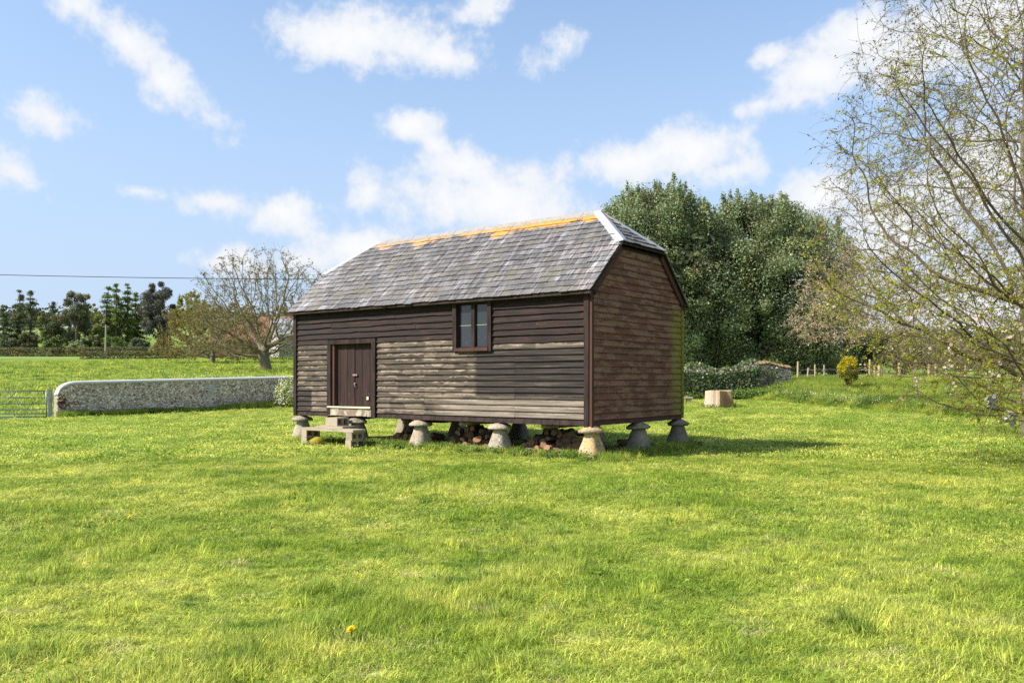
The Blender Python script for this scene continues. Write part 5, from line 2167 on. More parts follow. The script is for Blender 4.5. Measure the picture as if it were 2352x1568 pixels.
round_tree('dense dark round evergreen tree right of the larches', 366, 170, 639, 46, DARKE, 71, .12, 80, 90, .42)
round_tree('pale spring tree behind the pines far left', 104, 205, 712, 22, PALEG, 72, .1, 30, 60, .5)
round_tree('pale thin spring tree behind pine and larches', 208, 205, 690, 22, PALEG, 73, .2, 26, 36, .5)
round_tree('yellow green bush between pine and larches', 228, 180, 742, 22, PALEG, 74, .0, 26, 60, .42)
round_tree('yellow spring tree behind the larches', 262, 195, 712, 24, PALEG, 75, .05, 30, 50, .45)
for i, (p, w_, tp, lab) in enumerate([(20, 34, 768, 'dark undergrowth bush below the leftmost spruces'), (64, 26, 760, 'dark ivy bush below the slim spruce'), (125, 26, 768, 'dark bush below narrow conifer'), (185, 30, 774, 'wide green laurel bush behind the pole'),
                                  (216, 20, 770, 'dark bush right of the pole'), (262, 34, 772, 'low green bush under the larches'), (318, 26, 776, 'low bush under the short larch'), (372, 24, 762, 'dark bush under the round evergreen')]):
    round_tree(lab, p, 158 + i % 3, tp, w_, [CONIF, HEDGE, LARCH][i % 3] if i != 3 else HOLLY, 80 + i, .0, 26, 60, .38, 'undergrowth_bush', 'bushes below the far trees')
# trees on the far rise
for i, (p, d, tp, w_) in enumerate([(560, 260, 742, 34), (610, 280, 735, 30), (655, 270, 730, 34), (700, 250, 735, 36), (520, 300, 745, 36), (760, 280, 738, 36), (830, 300, 742, 40)]):
    round_tree('hazy %s tree on the far rise, %s behind the oak' % (['dark', 'pale', 'green'][i % 3], ['far left', 'left', 'centre', 'right', 'outermost left', 'hidden right', 'hidden far right'][i]), p, d, tp, w_, [PINE, PALEG, DARKE][i % 3], 120 + i, .05, 30, 44, .7, 'far_tree', 'trees on the far rise')


def hedge(label, pts, h, wd_, leafm, seed, per_m=70, size=.22):
    rg = np.random.default_rng(seed)
    pts = np.array(pts, float)
    x0, y0 = pts[0]
    r = thing('hedge', label, 'hedge', (x0, y0, lz(x0, y0)), 0, 'hedges across the field')
    seg = np.linalg.norm(np.diff(pts, axis=0), axis=1)
    tot = seg.sum()
    n = int(tot * per_m)
    u = rg.random(n) * tot
    cum = np.concatenate([[0], np.cumsum(seg)])
    k = np.clip(np.searchsorted(cum, u) - 1, 0, len(seg) - 1)
    f = (u - cum[k]) / seg[k]
    P = pts[k] + (pts[k + 1] - pts[k]) * f[:, None]
    dv = (pts[k + 1] - pts[k]) / seg[k][:, None]
    nv = np.stack([dv[:, 1], -dv[:, 0]], -1)
    th = rg.uniform(0, 2 * math.pi, n)
    q = rg.uniform(.7, 1, n)
    off = np.clip(1.3 * np.cos(th), -1, 1) * q * wd_ / 2
    hh = np.clip(.5 + .62 * np.sin(th) * q, 0.0, 1.0) * h * (1 + .14 * (fbm(u * .5, u * 0, seed, 3) - .5))
    Q = P + nv * off[:, None]
    Zg = land(Q[:, 0], Q[:, 1])
    C = np.stack([Q[:, 0] - x0, Q[:, 1] - y0, Zg + hh - lz(x0, y0)], -1)
    kk = (.55 + .8 * fbm(u * 1.2, hh * 2, seed + 4, 3)) * rg.uniform(.8, 1.2, n)
    warm = fbm(u * .4, u * 0 + 9, seed + 2, 2)
    lf = MB()
    leaves(lf, C, np.stack([nv[:, 0], nv[:, 1], np.full(n, .6)], -1), size, rg, .6, np.stack([kk * (.75 + .7 * warm), kk, kk], -1), .8)
    lf.build('foliage', leafm, r)
    b = MB()
    for s in np.arange(0, tot, 1.2):
        kq = min(int(np.searchsorted(cum, s, 'right') - 1), len(seg) - 1)
        p = pts[kq] + (pts[kq + 1] - pts[kq]) * ((s - cum[kq]) / seg[kq])
        zz = lz(*p) - lz(x0, y0)
        b.tube([(p[0] - x0, p[1] - y0, zz - .2), (p[0] - x0 + .1, p[1] - y0, zz + h * .8)], [.06, .02], 4, cap=False)
    b.build('stem', BARK, r)
    return r


hedge('long clipped dark hedge at the top of the field below far trees', [(px(-80, 152), 152), (px(120, 152), 151), (px(330, 152), 154), (px(500, 152), 152)], 1.55, 1.3, HEDGE, 5, 220, .28)
hedge('shorter brownish hedge in front of the long one', [(px(192, 140), 139), (px(300, 140), 140), (px(420, 140), 142)], 1.25, 1.2, HEDGE, 6, 220, .26)
hedge('green hedge in front of the farm buildings behind oak', [(px(520, 132), 132), (px(620, 132), 133), (px(760, 132), 132)], 1.6, 1.3, SCRUB, 7, 160, .26)
hedge('dark field hedge on the rise between the far trees', [(px(40, 235), 232), (px(160, 235), 234), (px(240, 235), 236)], 3.0, 2.5, HEDGE, 8, 60, .4)

# wood on the skyline
rg = np.random.default_rng(91)
lf = MB()
cl = []
for i in range(420):
    az_ = R(rg.uniform(-48, 48))
    d = rg.uniform(430, 520)
    x_, y_ = d * math.sin(az_) * 1.1, d * math.cos(az_)
    h_ = rg.uniform(6, 12)
    s_ = rg.uniform(5, 9)
    cl.append((x_, y_, lz(x_, y_) + h_ * .5, s_, s_, h_ * .6))
clump_crown(lf, cl, 60, 2.4, rg, .7, (.7, 1.25), .4, .4)
lf.build('woodland', FARW, kind='stuff', label='hazy brown wood along the far skyline', cat='woodland')
# ------------------------------------------------------------------ trees at the right hand side
APPB = bark_mat('apple_bark', (.065, .048, .033), (.18, .135, .095), 9.0)
APPL = leaf_mat('apple_leaf', (.24, .29, .04), (.43, .46, .09), .5, .3, .5)
PINK = leaf_mat('apple_blossom', (.62, .46, .47), (.82, .72, .72), .6, .2, .35, 3.0)
BUDP = leaf_mat('apple_bud', (.50, .10, .16), (.68, .25, .30), .6, .2, .2, 3.0)
rg = np.random.default_rng(44)
ax_, ay_ = 10.9, 15.6
a1_ = dome_points(3600, (0, 0, 4.0), 5.5, 4.0, 5.6, rg, .25, -.75)
a2_ = dome_points(1300, (-1.6, -.3, 2.2), 3.4, 3.0, 1.7, rg, .3, -.9)
a3_ = dome_points(700, (-2.2, 0, 3.0), 3.3, 2.5, 1.6, rg, .3, -.9)
att = np.vstack([a1_, a2_, a3_])
att = att[(att[:, 2] > np.interp(att[:, 0], [-5.5, -4.4, -3.6, -2.8, -2.0], [2.9, 2.4, 1.95, 1.2, .75])) & (att[:, 0] < 3.5)]
apple, nodes, par, rad, pts, dirs = bare_tree('apple_tree', 'pink blossoming apple tree with tangled low branches at the right picture edge', ax_, ay_, att,
    [(0, 0, -.2), (-.05, 0, .5), (-.1, 0, 1.0), (-.2, .05, 1.5)], .22, 2.4, .25, 70, .0062, .19, APPL, 0, .05, 44, APPB, (1.35, .5, .0046), droop=.3, up=.05, wob=.22)
# leaves in small rosettes on spurs, fewer towards the outermost shoots
lf = MB()
lowp = np.nonzero(pts[:, 2] < 3.8)[0]
ii = np.concatenate([rg.choice(len(pts), 12500), rg.choice(lowp, 6500)])
base_p = pts[ii]
for q in range(3):
    P = base_p + rg.normal(0, .022, base_p.shape)
    k = rg.uniform(.65, 1.25, len(P))
    warm = rg.uniform(.85, 1.35, len(P))
    leaves(lf, P, np.tile([0, 0, .8], (len(P), 1)), .052, rg, .55, np.stack([k * warm, k, k * .9], -1), 1.0)
lf.build('crown', APPL, apple)


def blossom(mb, C, rg, size, n=5):
    """open flowers of five petals"""
    for c in C:
        a = sphere_dirs(1, rg)[0] * .8 + np.array([-.3, -.5, .3])
        a /= np.linalg.norm(a)
        u = np.cross(a, [.3, .2, .9])
        u /= np.linalg.norm(u)
        v = np.cross(a, u)
        s = size * rg.uniform(.7, 1.2)
        k = rg.uniform(.85, 1.1)
        t_ = np.array([k, k * rg.uniform(.82, 1.05), k * rg.uniform(.88, 1.05)])
        for i in range(n):
            th = i * 2 * math.pi / n
            e = u * math.cos(th) + v * math.sin(th)
            f = v * math.cos(th) - u * math.sin(th)
            mb.add([c, c + e * s * .6 + f * s * .33 + a * s * .15, c + e * s + a * s * .28, c + e * s * .6 - f * s * .33 + a * s * .15], [(0, 1, 2, 3)], tint=t_)


low = np.nonzero((pts[:, 2] < 3.6) & (pts[:, 0] > -4.6))[0]
wt_ = np.exp(-((pts[low, 2] - 1.7) / 1.1) ** 2) + .08
hot = rg.choice(low, 170, p=wt_ / wt_.sum())
bl = MB()
bc = []
for h_ in hot:
    n_ = rg.integers(3, 9)
    bc += list(pts[h_] + rg.normal(0, .055, (n_, 3)))
blossom(bl, bc, rg, .032)
bl.build('blossom', PINK, apple)
bl = MB()
ii = rg.choice(len(pts), 2600)
leaves(bl, pts[ii] + rg.normal(0, .02, (2600, 3)), np.tile([0, 0, 1.0], (2600, 1)), .026, rg, .9, None, 1.2)
bl.build('bud', BUDP, apple)
# long arching shoots that hang to the lawn
b = MB()
for path in [[(8.45, 14.6, 1.5), (8.12, 14.5, 1.23), (7.89, 14.4, .85), (7.78, 14.3, .55), (7.80, 14.3, .20), (7.84, 14.3, .02)],
             [(9.2, 14.3, 1.4), (8.7, 14.0, .95), (8.45, 13.9, .55), (8.62, 13.8, .25), (8.75, 13.7, .05)],
             [(9.6, 14.0, 1.3), (9.0, 13.8, .9), (8.75, 13.7, .62), (8.55, 13.6, .5), (8.3, 13.5, .46)]]:
    P = np.array([(x - ax_, y - ay_, z - lz(ax_, ay_)) for x, y, z in path])
    b.tube(P, np.linspace(.010, .004, len(P)), 4, cap=False)
b.build('hanging_shoot', APPB, apple, smooth=True)
# torn grey scraps caught low in the twigs
t = mat('grey_scrap', .8, .1)
n = t.noise(t.new('ShaderNodeTexCoord').outputs['Object'], 30.0, 3, .6)
SCRAP = finish(t, t.mix(n, (.24, .22, .21), (.46, .44, .43)))
for i, (x_, y_, z_) in enumerate([(8.15, 14.6, 1.27), (8.42, 14.5, .98)]):
    b = MB()
    G_ = 6
    rs = np.random.default_rng(60 + i)
    U_, V_ = np.meshgrid(np.linspace(-1, 1, G_), np.linspace(-1, 1, G_))
    PP = np.stack([U_ * .12 + rs.normal(0, .02, U_.shape), rs.normal(0, .035, U_.shape), V_ * .10 + rs.normal(0, .02, U_.shape)], -1).reshape(-1, 3)
    id_ = np.arange(G_ * G_).reshape(G_, G_)
    b.add(PP, np.stack([id_[:-1, :-1], id_[:-1, 1:], id_[1:, 1:], id_[1:, :-1]], -1).reshape(-1, 4))
    o = b.build('dead_leaf', SCRAP, label=['upper crumpled grey dead leaf caught in low apple twigs', 'lower crumpled grey dead leaf caught in low apple twigs'][i], cat='leaf', group='grey dead leaves in the apple twigs')
    o.location = (x_, y_, z_)
    o.rotation_euler = (.3, .4 * i, .5)

# slender birch behind the apple
BIRB = bark_mat('birch_bark', (.10, .085, .065), (.25, .22, .18), 8.0)
BIRL = leaf_mat('birch_bud', (.12, .105, .04), (.23, .20, .08), .6, .2, .3)
rg = np.random.default_rng(46)
bx0, by0 = px(2352, 24.5), 24.5
att = dome_points(2600, (-.3, 0, 7.6), 5.4, 4.6, 7.2, rg, .2, -.78)
att = att[att[:, 0] < 3.2]
tr_ = [(0, 0, -.2)] + [(.04 * math.sin(i), .03 * math.cos(i), .7 * i) for i in range(1, 15)]
bare_tree('birch_tree', 'slender bare birch with fine hanging twigs behind the apple tree', bx0, by0, att, tr_, .30, 3.2, .38, 70, .0075, .10, BIRL, 26000, .065, 46, BIRB, (1.8, .8, .006), droop=.5, up=.0, wob=.32)

# catkin sallow between birch and evergreens
SALB = bark_mat('sallow_bark', (.17, .12, .095), (.34, .265, .215), 8.0)
CATK = leaf_mat('catkin', (.38, .29, .18), (.60, .50, .34), .7, .2, .3)
rg = np.random.default_rng(48)
qx, qy = px(2110, 38), 38.0
att = np.vstack([dome_points(700, (-2.7, 0, 4.6), 3.2, 2.4, 3.0, rg, .2, -.8), dome_points(450, (-3.7, 0, 4.4), 2.0, 2.0, 2.0, rg, .1, -.9)])
att = att[att[:, 2] > 3.0]
bare_tree('sallow_tree', 'brown twiggy sallow dotted with cream catkins left of the birch', qx, qy, att, [(0, 0, -.2), (0, 0, .7), (-.1, 0, 1.4)], .28, 3.4, .36, 60, .006, .04, CATK, 8000, .075, 48, SALB, (2.2, .6, .006), droop=.3, up=.05, wob=.2)

# ------------------------------------------------------------------ grass
def blade_mat(name, lawn=True):
    t = mat(name, .55, .25)
    pos = t.new('ShaderNodeNewGeometry').outputs['Position']
    oi = t.new('ShaderNodeObjectInfo')
    if lawn:
        c = grass_colour(t, pos)
    else:
        n = t.noise(pos, .7, 4, .6)
        c = t.mix(t.step(n, .35, .65), (.20, .315, .04), (.43, .51, .085))
    k = t.m('MULTIPLY_ADD', oi.outputs['Random'], .7, .62)
    cm_ = t.new('ShaderNodeCombineColor')
    t.put(cm_.inputs[0], t.m('MULTIPLY', k, t.m('MULTIPLY_ADD', oi.outputs['Random'], .25, .9)))
    t.put(cm_.inputs[1], k)
    t.put(cm_.inputs[2], k)
    at = t.new('ShaderNodeAttribute', attribute_name='tint')
    c = t.mix(1.0, c, cm_.outputs[0], 'MULTIPLY')
    c = t.mix(1.0, c, at.outputs['Color'], 'MULTIPLY')
    t.put(t.b.inputs['Base Color'], c)
    tr = t.new('ShaderNodeBsdfTranslucent')
    t.put(tr.inputs['Color'], c)
    ms = t.new('ShaderNodeMixShader')
    ms.inputs[0].default_value = .5
    t.l.new(t.b.outputs[0], ms.inputs[1])
    t.l.new(tr.outputs[0], ms.inputs[2])
    t.l.new(ms.outputs[0], t.n['Material Output'].inputs[0])
    return t.mat


LAWNB = blade_mat('lawn_blade')
TALLB = blade_mat('tall_blade', False)


def tuft(name, nb, rad, h0, h1, wid, lean, material, seed, dry=.2):
    rg = np.random.default_rng(seed)
    b = MB()
    for i in range(nb):
        a = rg.uniform(0, 6.283)
        r = rad * math.sqrt(rg.random())
        p = np.array([r * math.cos(a), r * math.sin(a), -.012])
        th = rg.uniform(0, 6.283)
        e = np.array([math.cos(th), math.sin(th), 0])
        s = np.array([-e[1], e[0], 0]) * wid * rg.uniform(.6, 1.2) * .5
        h = rg.uniform(h0, h1)
        l = lean * rg.uniform(.2, 1.2) * h
        m1 = p + np.array([0, 0, h * .55]) + e * l * .35
        tip = p + np.array([0, 0, h * (1 - .25 * l / h)]) + e * l
        k = rg.uniform(.55, 1.4)
        tint = (k * 1.3, k * 1.1, k * 1.9) if rg.random() < dry else (k, k, k)
        b.add([p - s, p + s, m1 + s * .8, m1 - s * .8, tip], [(0, 1, 2, 3)], [(3, 2, 4)], tint=tint)
    me = b.mesh(name, material)
    return bpy.data.objects.new(name, me)


def scatter(name, tufts, P, S, rg, label, tilt=.15, flat=None):
    """instances tufts on given points; P (n,3), S scale (n,3)"""
    colx = bpy.data.collections.new(name + '_source')
    for o in tufts:
        colx.objects.link(o)
    n = len(P)
    me = bpy.data.meshes.new(name)
    me.vertices.add(n)
    me.vertices.foreach_set('co', np.asarray(P, np.float32).ravel())
    rot = np.stack([rg.normal(0, tilt, n), rg.normal(0, tilt, n), rg.uniform(0, 6.283, n)], -1)
    for nm, arr in (('rot', rot), ('scl', S)):
        at = me.attributes.new(nm, 'FLOAT_VECTOR', 'POINT')
        at.data.foreach_set('vector', np.asarray(arr, np.float32).ravel())
    at = me.attributes.new('idx', 'INT', 'POINT')
    at.data.foreach_set('value', rg.integers(0, len(tufts), n).astype(np.int32))
    o = link(name, me, None, label, 'grass', None, 'stuff')
    ng = bpy.data.node_groups.new(name, 'GeometryNodeTree')
    ng.interface.new_socket('Geometry', in_out='INPUT', socket_type='NodeSocketGeometry')
    ng.interface.new_socket('Geometry', in_out='OUTPUT', socket_type='NodeSocketGeometry')
    gi, go = ng.nodes.new('NodeGroupInput'), ng.nodes.new('NodeGroupOutput')
    ci = ng.nodes.new('GeometryNodeCollectionInfo')
    ci.inputs['Collection'].default_value = colx
    ci.inputs['Separate Children'].default_value = True
    ci.inputs['Reset Children'].default_value = True
    ip = ng.nodes.new('GeometryNodeInstanceOnPoints')
    ip.inputs['Pick Instance'].default_value = True

    def named(nm, typ):
        nd = ng.nodes.new('GeometryNodeInputNamedAttribute')
        nd.data_type = typ
        nd.inputs['Name'].default_value = nm
        return nd.outputs['Attribute']
    L = ng.links
    L.new(gi.outputs[0], ip.inputs['Points'])
    L.new(ci.outputs[0], ip.inputs['Instance'])
    L.new(named('idx', 'INT'), ip.inputs['Instance Index'])
    L.new(named('rot', 'FLOAT_VECTOR'), ip.inputs['Rotation'])
    L.new(named('scl', 'FLOAT_VECTOR'), ip.inputs['Scale'])
    L.new(ip.outputs[0], go.inputs[0])
    md = o.modifiers.new('scatter', 'NODES')
    md.node_group = ng
    return o


def under_granary(x, y):
    c, s = math.cos(GROT), math.sin(GROT)
    dx, dy = x - GROOT_LOC[0], y - GROOT_LOC[1]
    lx, ly = c * dx + s * dy, -s * dx + c * dy
    return (lx > -9.4) & (lx < .1) & (ly > .35) & (ly < 3.9), lx, ly


def bank_edge(x):
    """y beyond which the mowing stops on the right"""
    return np.interp(x, [10.5, 12, 13.4, 16, 18, 19.5, 22], [48, 46.3, 44.6, 38, 33, 30.5, 28.5])


def lawn_points(r0, r1, dens, rg, half=41):
    area = .5 * math.radians(2 * half) * (r1 * r1 - r0 * r0)
    n = int(area * dens)
    r = np.sqrt(rg.uniform(r0 * r0, r1 * r1, n))
    a = np.radians(rg.uniform(-half, half, n))
    x, y = r * np.sin(a), r * np.cos(a)
    ug, lx, ly = under_granary(x, y)
    wall_side = (x - A[0]) * (-wd[1]) + (y - A[1]) * wd[0]
    keep = ~ug & (wall_side < -.25) & (y < bank_edge(x) + .3)
    shade = (lx > -9.4) & (lx < .3) & (ly > -.1) & (ly < 4.2)
    keep &= ~(shade & (rg.random(n) < .5))
    return x[keep], y[keep]


def lawn_height(x, y):
    h = .62 + .75 * (fbm(x * .8, y * .8, 21, 3) - .35) + .55 * sst(fbm(x * 2.3, y * 2.3, 27, 2), .58, .78)
    # rough uncut ridges in the foreground
    def seg(p, q, wdt):
        p, q = np.array(p), np.array(q)
        d = q - p
        u = np.clip(((x - p[0]) * d[0] + (y - p[1]) * d[1]) / (d @ d), 0, 1)
        dist = np.hypot(x - p[0] - u * d[0], y - p[1] - u * d[1])
        return np.exp(-(dist / wdt) ** 2)
    h = h + 2.0 * seg((-1.9, 4.4), (-.75, 6.0), .38) + 1.9 * seg((-.75, 6.1), (.35, 7.2), .28) + .9 * seg((.2, 7.4), (1.0, 8.8), .3) + .6 * seg((3.0, 5.2), (4.2, 9.5), .7)
    return np.clip(h, .3, 2.6)


rg = np.random.default_rng(3)
near = [tuft('lawn_tuft', 36, .08, .026, .062, .0056, 1.2, LAWNB, 300 + i) for i in range(5)]
mid = [tuft('lawn_tuft_mid', 40, .13, .028, .062, .0085, 1.4, LAWNB, 320 + i) for i in range(4)]
farT = [tuft('lawn_tuft_far', 46, .32, .03, .065, .02, 1.5, LAWNB, 340 + i) for i in range(4)]
PX, PY, SX, TT = [], [], [], []
for (r0, r1, dens, tf, nm, lab) in [(2.6, 9.5, 420, near, 'lawn_grass', 'short mown yellow green lawn grass in the foreground'), (9.3, 19, 170, mid, 'lawn_grass_middle', 'mown lawn grass around the front of the granary'), (18.6, 48, 34, farT, 'lawn_grass_far', 'mown lawn grass behind and beside the granary')]:
    x, y = lawn_points(r0, r1, dens, rg)
    h = lawn_height(x, y)
    z = land(x, y)
    s = rg.uniform(.8, 1.2, len(x))
    scatter(nm, tf, np.stack([x, y, z], -1), np.stack([s, s, s * h], -1), rg, lab)

# long grass: the bank on the right, foot of the flint wall, round the staddles, tussocks in the field
tall = [tuft('tall_tuft', 46, .16, .22, .55, .012, .55, TALLB, 360 + i, .16) for i in range(4)]
TP, TS = [], []
n = 26000
x = rg.uniform(10, 33, n)
y = rg.uniform(27, 51.5, n)
be = bank_edge(x)
keep = (y > be) & (np.abs(np.arctan2(x, y)) < R(41)) & (rg.random(n) < .9)
ins = (np.abs((x - RA[0]) * (-rdv[1]) + (y - RA[1]) * rdv[0]) < .4) & (x < RB[0])
keep &= ~ins & ((x > 13) | (y < 47))
x, y = x[keep], y[keep]
TP.append(np.stack([x, y, land(x, y)], -1))
hh = (.75 + .8 * fbm(x * .6, y * .6, 33, 3)) * (.45 + .55 * sst(y - bank_edge(x), 0, 2.5))
TS.append(np.stack([np.ones(len(x)), np.ones(len(x)), hh], -1))
n = 2600
s = rg.random(n) * WL
off = WT / 2 + np.abs(rg.normal(0, .22, n)) + .05
x, y = A[0] + wd[0] * s + wn[0] * off, A[1] + wd[1] * s + wn[1] * off
TP.append(np.stack([x, y, land(x, y)], -1))
hh = .35 + .45 * fbm(s * .6, s * 0, 5, 3) + .3 * sst(s, 7, 10)
TS.append(np.stack([np.full(n, .8), np.full(n, .8), hh], -1))
n = 900
lx = rg.uniform(-9.3, .9, n)
ly = -.05 + rg.normal(0, .22, n)
i2 = rg.random(n) < .45
ly[i2] = rg.uniform(-.2, 4.5, i2.sum())
lx[i2] = .05 + np.abs(rg.normal(0, .28, i2.sum()))
W3 = np.array([list(gworld(a, b_, 0)) for a, b_ in zip(lx, ly)])
TP.append(np.stack([W3[:, 0], W3[:, 1], land(W3[:, 0], W3[:, 1])], -1))
TS.append(np.stack([np.full(n, .55), np.full(n, .55), rg.uniform(.22, .5, n)], -1))
scatter('long_grass', tall, np.vstack(TP), np.vstack(TS), rg, 'long unmown grass on the bank and along walls and stones', .12)

tuss = [tuft('field_tussock', 40, .45, .10, .32, .045, .8, TALLB, 380 + i, .10) for i in range(4)]
n = 30000
u = rg.random(n)
r = 40 + (u ** .8) * 105
a = np.radians(rg.uniform(-40, 8, n))
x, y = r * np.sin(a), r * np.cos(a)
wall_side = (x - A[0]) * (-wd[1]) + (y - A[1]) * wd[0]
patch = fbm(x * .12, y * .22, 51, 3)
keep = (wall_side > .4) & (rg.random(n) < .25 + .75 * sst(patch, .45, .65)) & ~((x > -6) & (y < 50))
x, y = x[keep], y[keep]
S_ = rg.uniform(.6, 1.3, len(x))
scatter('field_grass', tuss, np.stack([x, y, land(x, y)], -1), np.stack([S_, S_, S_ * rg.uniform(.5, 1.2, len(x))], -1), rg, 'tussocky pasture grass in the field behind the flint wall', .1)

# longer darker clumps and broad leaved weeds in the lawn
clp = [tuft('lawn_clump', 44, .09, .06, .15, .0065, .7, LAWNB, 350 + i, .05) for i in range(4)]
n = 9000
r = np.sqrt(rg.uniform(3.0 ** 2, 16.0 ** 2, n))
a = np.radians(rg.uniform(-40, 40, n))
x, y = r * np.sin(a), r * np.cos(a)
ug, lx, ly = under_granary(x, y)
kp = (fbm(x * 1.1, y * 1.1, 83, 3) > .60) & ~((lx > -9.6) & (lx < .5) & (ly > -.2) & (ly < 4.3)) & (rg.random(n) < .75)
x, y = x[kp], y[kp]
S_ = rg.uniform(.6, 1.2, len(x))
scatter('lawn_clumps', clp, np.stack([x, y, land(x, y)], -1), np.stack([S_, S_, S_], -1), rg, 'longer tufts of darker grass left in the lawn', .2)
CLOV = leaf_mat('clover_leaf', (.12, .215, .025), (.24, .34, .05), .5, .2, .3, 6.0)
n = 26000
r = np.sqrt(rg.uniform(3.4 ** 2, 13.0 ** 2, n))
a = np.radians(rg.uniform(-40, 40, n))
x, y = r * np.sin(a), r * np.cos(a)
kp = (fbm(x * .9 + 40, y * .9, 93, 4) > .625)
x, y = x[kp], y[kp]
lf = MB()
leaves(lf, np.stack([x, y, land(x, y) + rg.uniform(.02, .065, len(x))], -1), np.tile([0, 0, 1.6], (len(x), 1)), .034, rg, .85, (rg.uniform(.7, 1.25, len(x))[:, None] * np.ones(3)), .6)
lf.build('lawn_weeds', CLOV, kind='stuff', label='patches of clover and broad leaved weeds in the lawn', cat='weeds')

# leafy weeds at the foot of the granary front and on the bank
WEED = leaf_mat('weed_leaf', (.060, .125, .022), (.16, .25, .055), .5, .3, .35, 3.0)
lf = MB()
cl = []
for i in range(330):
    lx_ = rg.uniform(-8.1, .15)
    ly_ = -.12 + rg.normal(0, .18)
    if -6.2 < lx_ < -4.2:
        ly_ -= .25 * rg.random()
    p = gworld(lx_, ly_, 0)
    h_ = rg.uniform(.05, .17)
    cl.append((p.x, p.y, lz(p.x, p.y) + h_ * .6, .11, .11, h_ * .7))
for i in range(40):
    lx_ = rg.uniform(.0, .4)
    ly_ = rg.uniform(3.6, 4.6) if i % 2 else rg.uniform(1.6, 2.6)
    p = gworld(lx_, ly_, 0)
    cl.append((p.x, p.y, lz(p.x, p.y) + .08, .12, .12, .12))
for i in range(26):
    a_ = rg.uniform(0, 6.283)
    xx_, yy__ = 9.62 + .72 * math.cos(a_), 40 + .72 * math.sin(a_)
    cl.append((xx_, yy__, lz(xx_, yy__) + .1, .16, .16, .16))
clump_crown(lf, cl, 26, .055, rg, .75, (.65, 1.35), .1, .7)
lf.build('ground_cover', WEED, kind='stuff', label='low leafy weeds along the foot of the granary', cat='weeds')
lf = MB()
cl = []
for i in range(260):
    xx_ = rg.uniform(11, 22)
    yy__ = bank_edge(xx_) + rg.uniform(.3, 9)
    if yy__ > 51 or (xx_ < 16 and yy__ > 46.2 and xx_ < RB[0] + .2):
        yy__ = min(yy__, 46.0 if xx_ < 16 else 50.5)
    h_ = rg.uniform(.25, .7)
    cl.append((xx_, yy__, lz(xx_, yy__) + h_ * .5, .4, .4, h_ * .55))
for i in range(60):
    s = rg.uniform(.5, RL)
    p = RA + rdv * s + rn * rg.uniform(.5, 1.1)
    cl.append((p[0], p[1], lz(*p) + .2, .35, .35, .28))
for i in range(34):
    s = rg.uniform(.5, 5)
    p = A + wd * s + wn * (WT / 2 + .2)
    cl.append((p[0], p[1], lz(*p) + .1, .22, .2, .2))
clump_crown(lf, cl, 46, .12, rg, .6, (.7, 1.35), .1, .7)
lf.build('bank_weeds', WEED, kind='stuff', label='rank nettles and cow parsley on the grassy bank', cat='weeds')
FLW = leaf_mat('white_flower', (.6, .6, .5), (.8, .8, .7), .7, .2, .3)
lf = MB()
n = 420
xx_ = rg.normal(15.3, 1.2, n)
yy_2 = bank_edge(xx_) + np.abs(rg.normal(1.6, 1.0, n))
P = np.stack([xx_, yy_2, land(xx_, yy_2) + rg.uniform(.3, .6, n)], -1)
leaves(lf, P, np.tile([0, 0, 1.0], (n, 1)), .06, rg, .9, None, .3)
n = 240
xx_ = rg.normal(px(520, 80), 7, n)
yy_2 = rg.normal(79, 1.6, n)
P = np.stack([xx_, yy_2, land(xx_, yy_2) + .22], -1)
leaves(lf, P, np.tile([0, -.5, 1.0], (n, 1)), .08, rg, .9, None, .3)
lf.build('white_flowers', FLW, kind='stuff', label='tiny white flower heads in the bank and the field', cat='flowers')
YFL = leaf_mat('yellow_flower', (.72, .52, .01), (.86, .66, .02), .6, .2, .2)
lf = MB()
n = 1500
xx_ = rg.uniform(-34, -8, n)
yy_2 = 62 + rg.normal(0, 5, n) + 10 * rg.random(n) ** 3 * 6
kp = (fbm(xx_ * .35, yy_2 * .35, 71, 2) > .5)
xx_, yy_2 = xx_[kp], yy_2[kp]
P = np.stack([xx_, yy_2, land(xx_, yy_2) + .22], -1)
leaves(lf, P, np.tile([0, -.5, 1.0], (len(P), 1)), .085, rg, .9, None, .3)
lf.build('buttercups', YFL, kind='stuff', label='scattered yellow buttercups in the field behind flint wall', cat='flowers')

# dandelions, one by one
STEMG = leaf_mat('stem_green', (.12, .2, .04), (.2, .3, .06), .6, .2, .2)


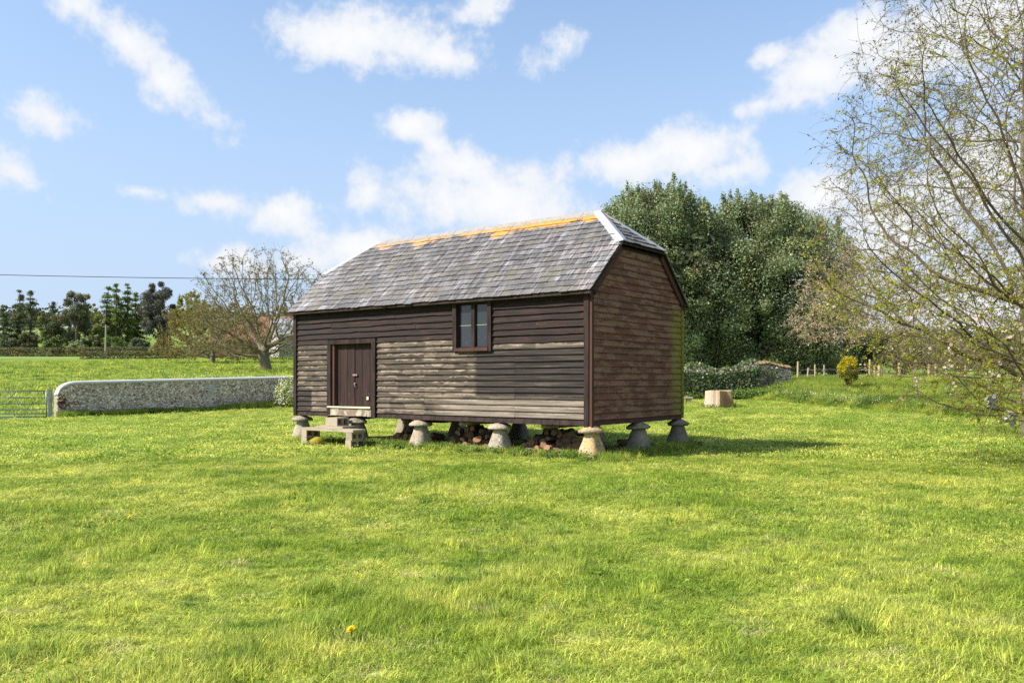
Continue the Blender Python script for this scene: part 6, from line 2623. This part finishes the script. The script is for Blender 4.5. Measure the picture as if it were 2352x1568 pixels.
def dandelion_mesh(seed):
    rg = np.random.default_rng(seed)
    b = MB()
    for ring, (r, n, zz) in enumerate([(.024, 16, .0), (.018, 12, .005), (.010, 8, .009)]):
        for i in range(n):
            th = 2 * math.pi * (i + .5 * ring) / n + rg.normal(0, .06)
            e = np.array([math.cos(th), math.sin(th), 0])
            f = np.array([-e[1], e[0], 0]) * .0035
            rr = r * rg.uniform(.85, 1.1)
            b.add([np.array([0, 0, zz - .003]), e * rr * .7 + f + [0, 0, zz + .004], e * rr + [0, 0, zz + .003], e * rr * .7 - f + [0, 0, zz + .004]], [(0, 1, 2, 3)])
    s = MB()
    s.tube([(0, 0, -.09), (.004, .002, -.04), (0, 0, -.002)], [.0028, .0025, .003], 5)
    s.tube([(0, 0, -.012), (0, 0, -.002)], [.004, .009], 7)
    return b.mesh('petals', YFL), s.mesh('stem', STEMG)


dm = dandelion_mesh(1)
DAN = [(806, 1448, 'dandelion in the long foreground grass, nearest the camera', 1.15), (676, 1135, 'dandelion on the open lawn left of the centre', 1), (301, 1169, 'upper of two close dandelions on the left lawn', 1), (298, 1186, 'lower of two close dandelions on the left lawn', 1),
       (373, 1055, 'far left dandelion level with the staddle feet', 1.1), (323, 1071, 'leftmost dandelion near a worn patch of lawn', 1), (882, 1048, 'dandelion in front of the concrete step', 1), (982, 1071, 'dandelion on lawn before the third staddle stone', 1), (1097, 1047, 'dandelion close to the weeds under the granary front', 1),
       (1941, 1026, 'dandelion in the lawn at the tip of granary shadow', 1.2), (2093, 1038, 'dandelion left of the hanging apple shoot, upper one', 1.2), (2136, 1083, 'largest dandelion near the hanging apple shoot', 1.5), (1778, 1060, 'dandelion below the granary shadow, left of a pair', 1), (1829, 1071, 'dandelion below the granary shadow, right of a pair', 1),
       (1589, 1065, 'dandelion on lawn right of the nearest staddle stone', 1), (2244, 1036, 'dandelion under the apple twigs, left of two', 1), (2275, 1040, 'dandelion under the apple twigs, right of two', 1)]
for (p_, y_, lab, sc_) in DAN:
    d_ = 1975 * 1.53 / (y_ - 876)
    x_ = px(p_, d_)
    r = thing('dandelion', 'yellow ' + lab, 'dandelion', (x_, d_, lz(x_, d_) + .085), random.uniform(0, 6), 'dandelions in the lawn')
    r.scale = (sc_ * 1.25,) * 3
    o = link('flower', dm[0], r)
    o.rotation_euler = (.5, random.uniform(-.2, .2), 0)
    link('stem', dm[1], r)
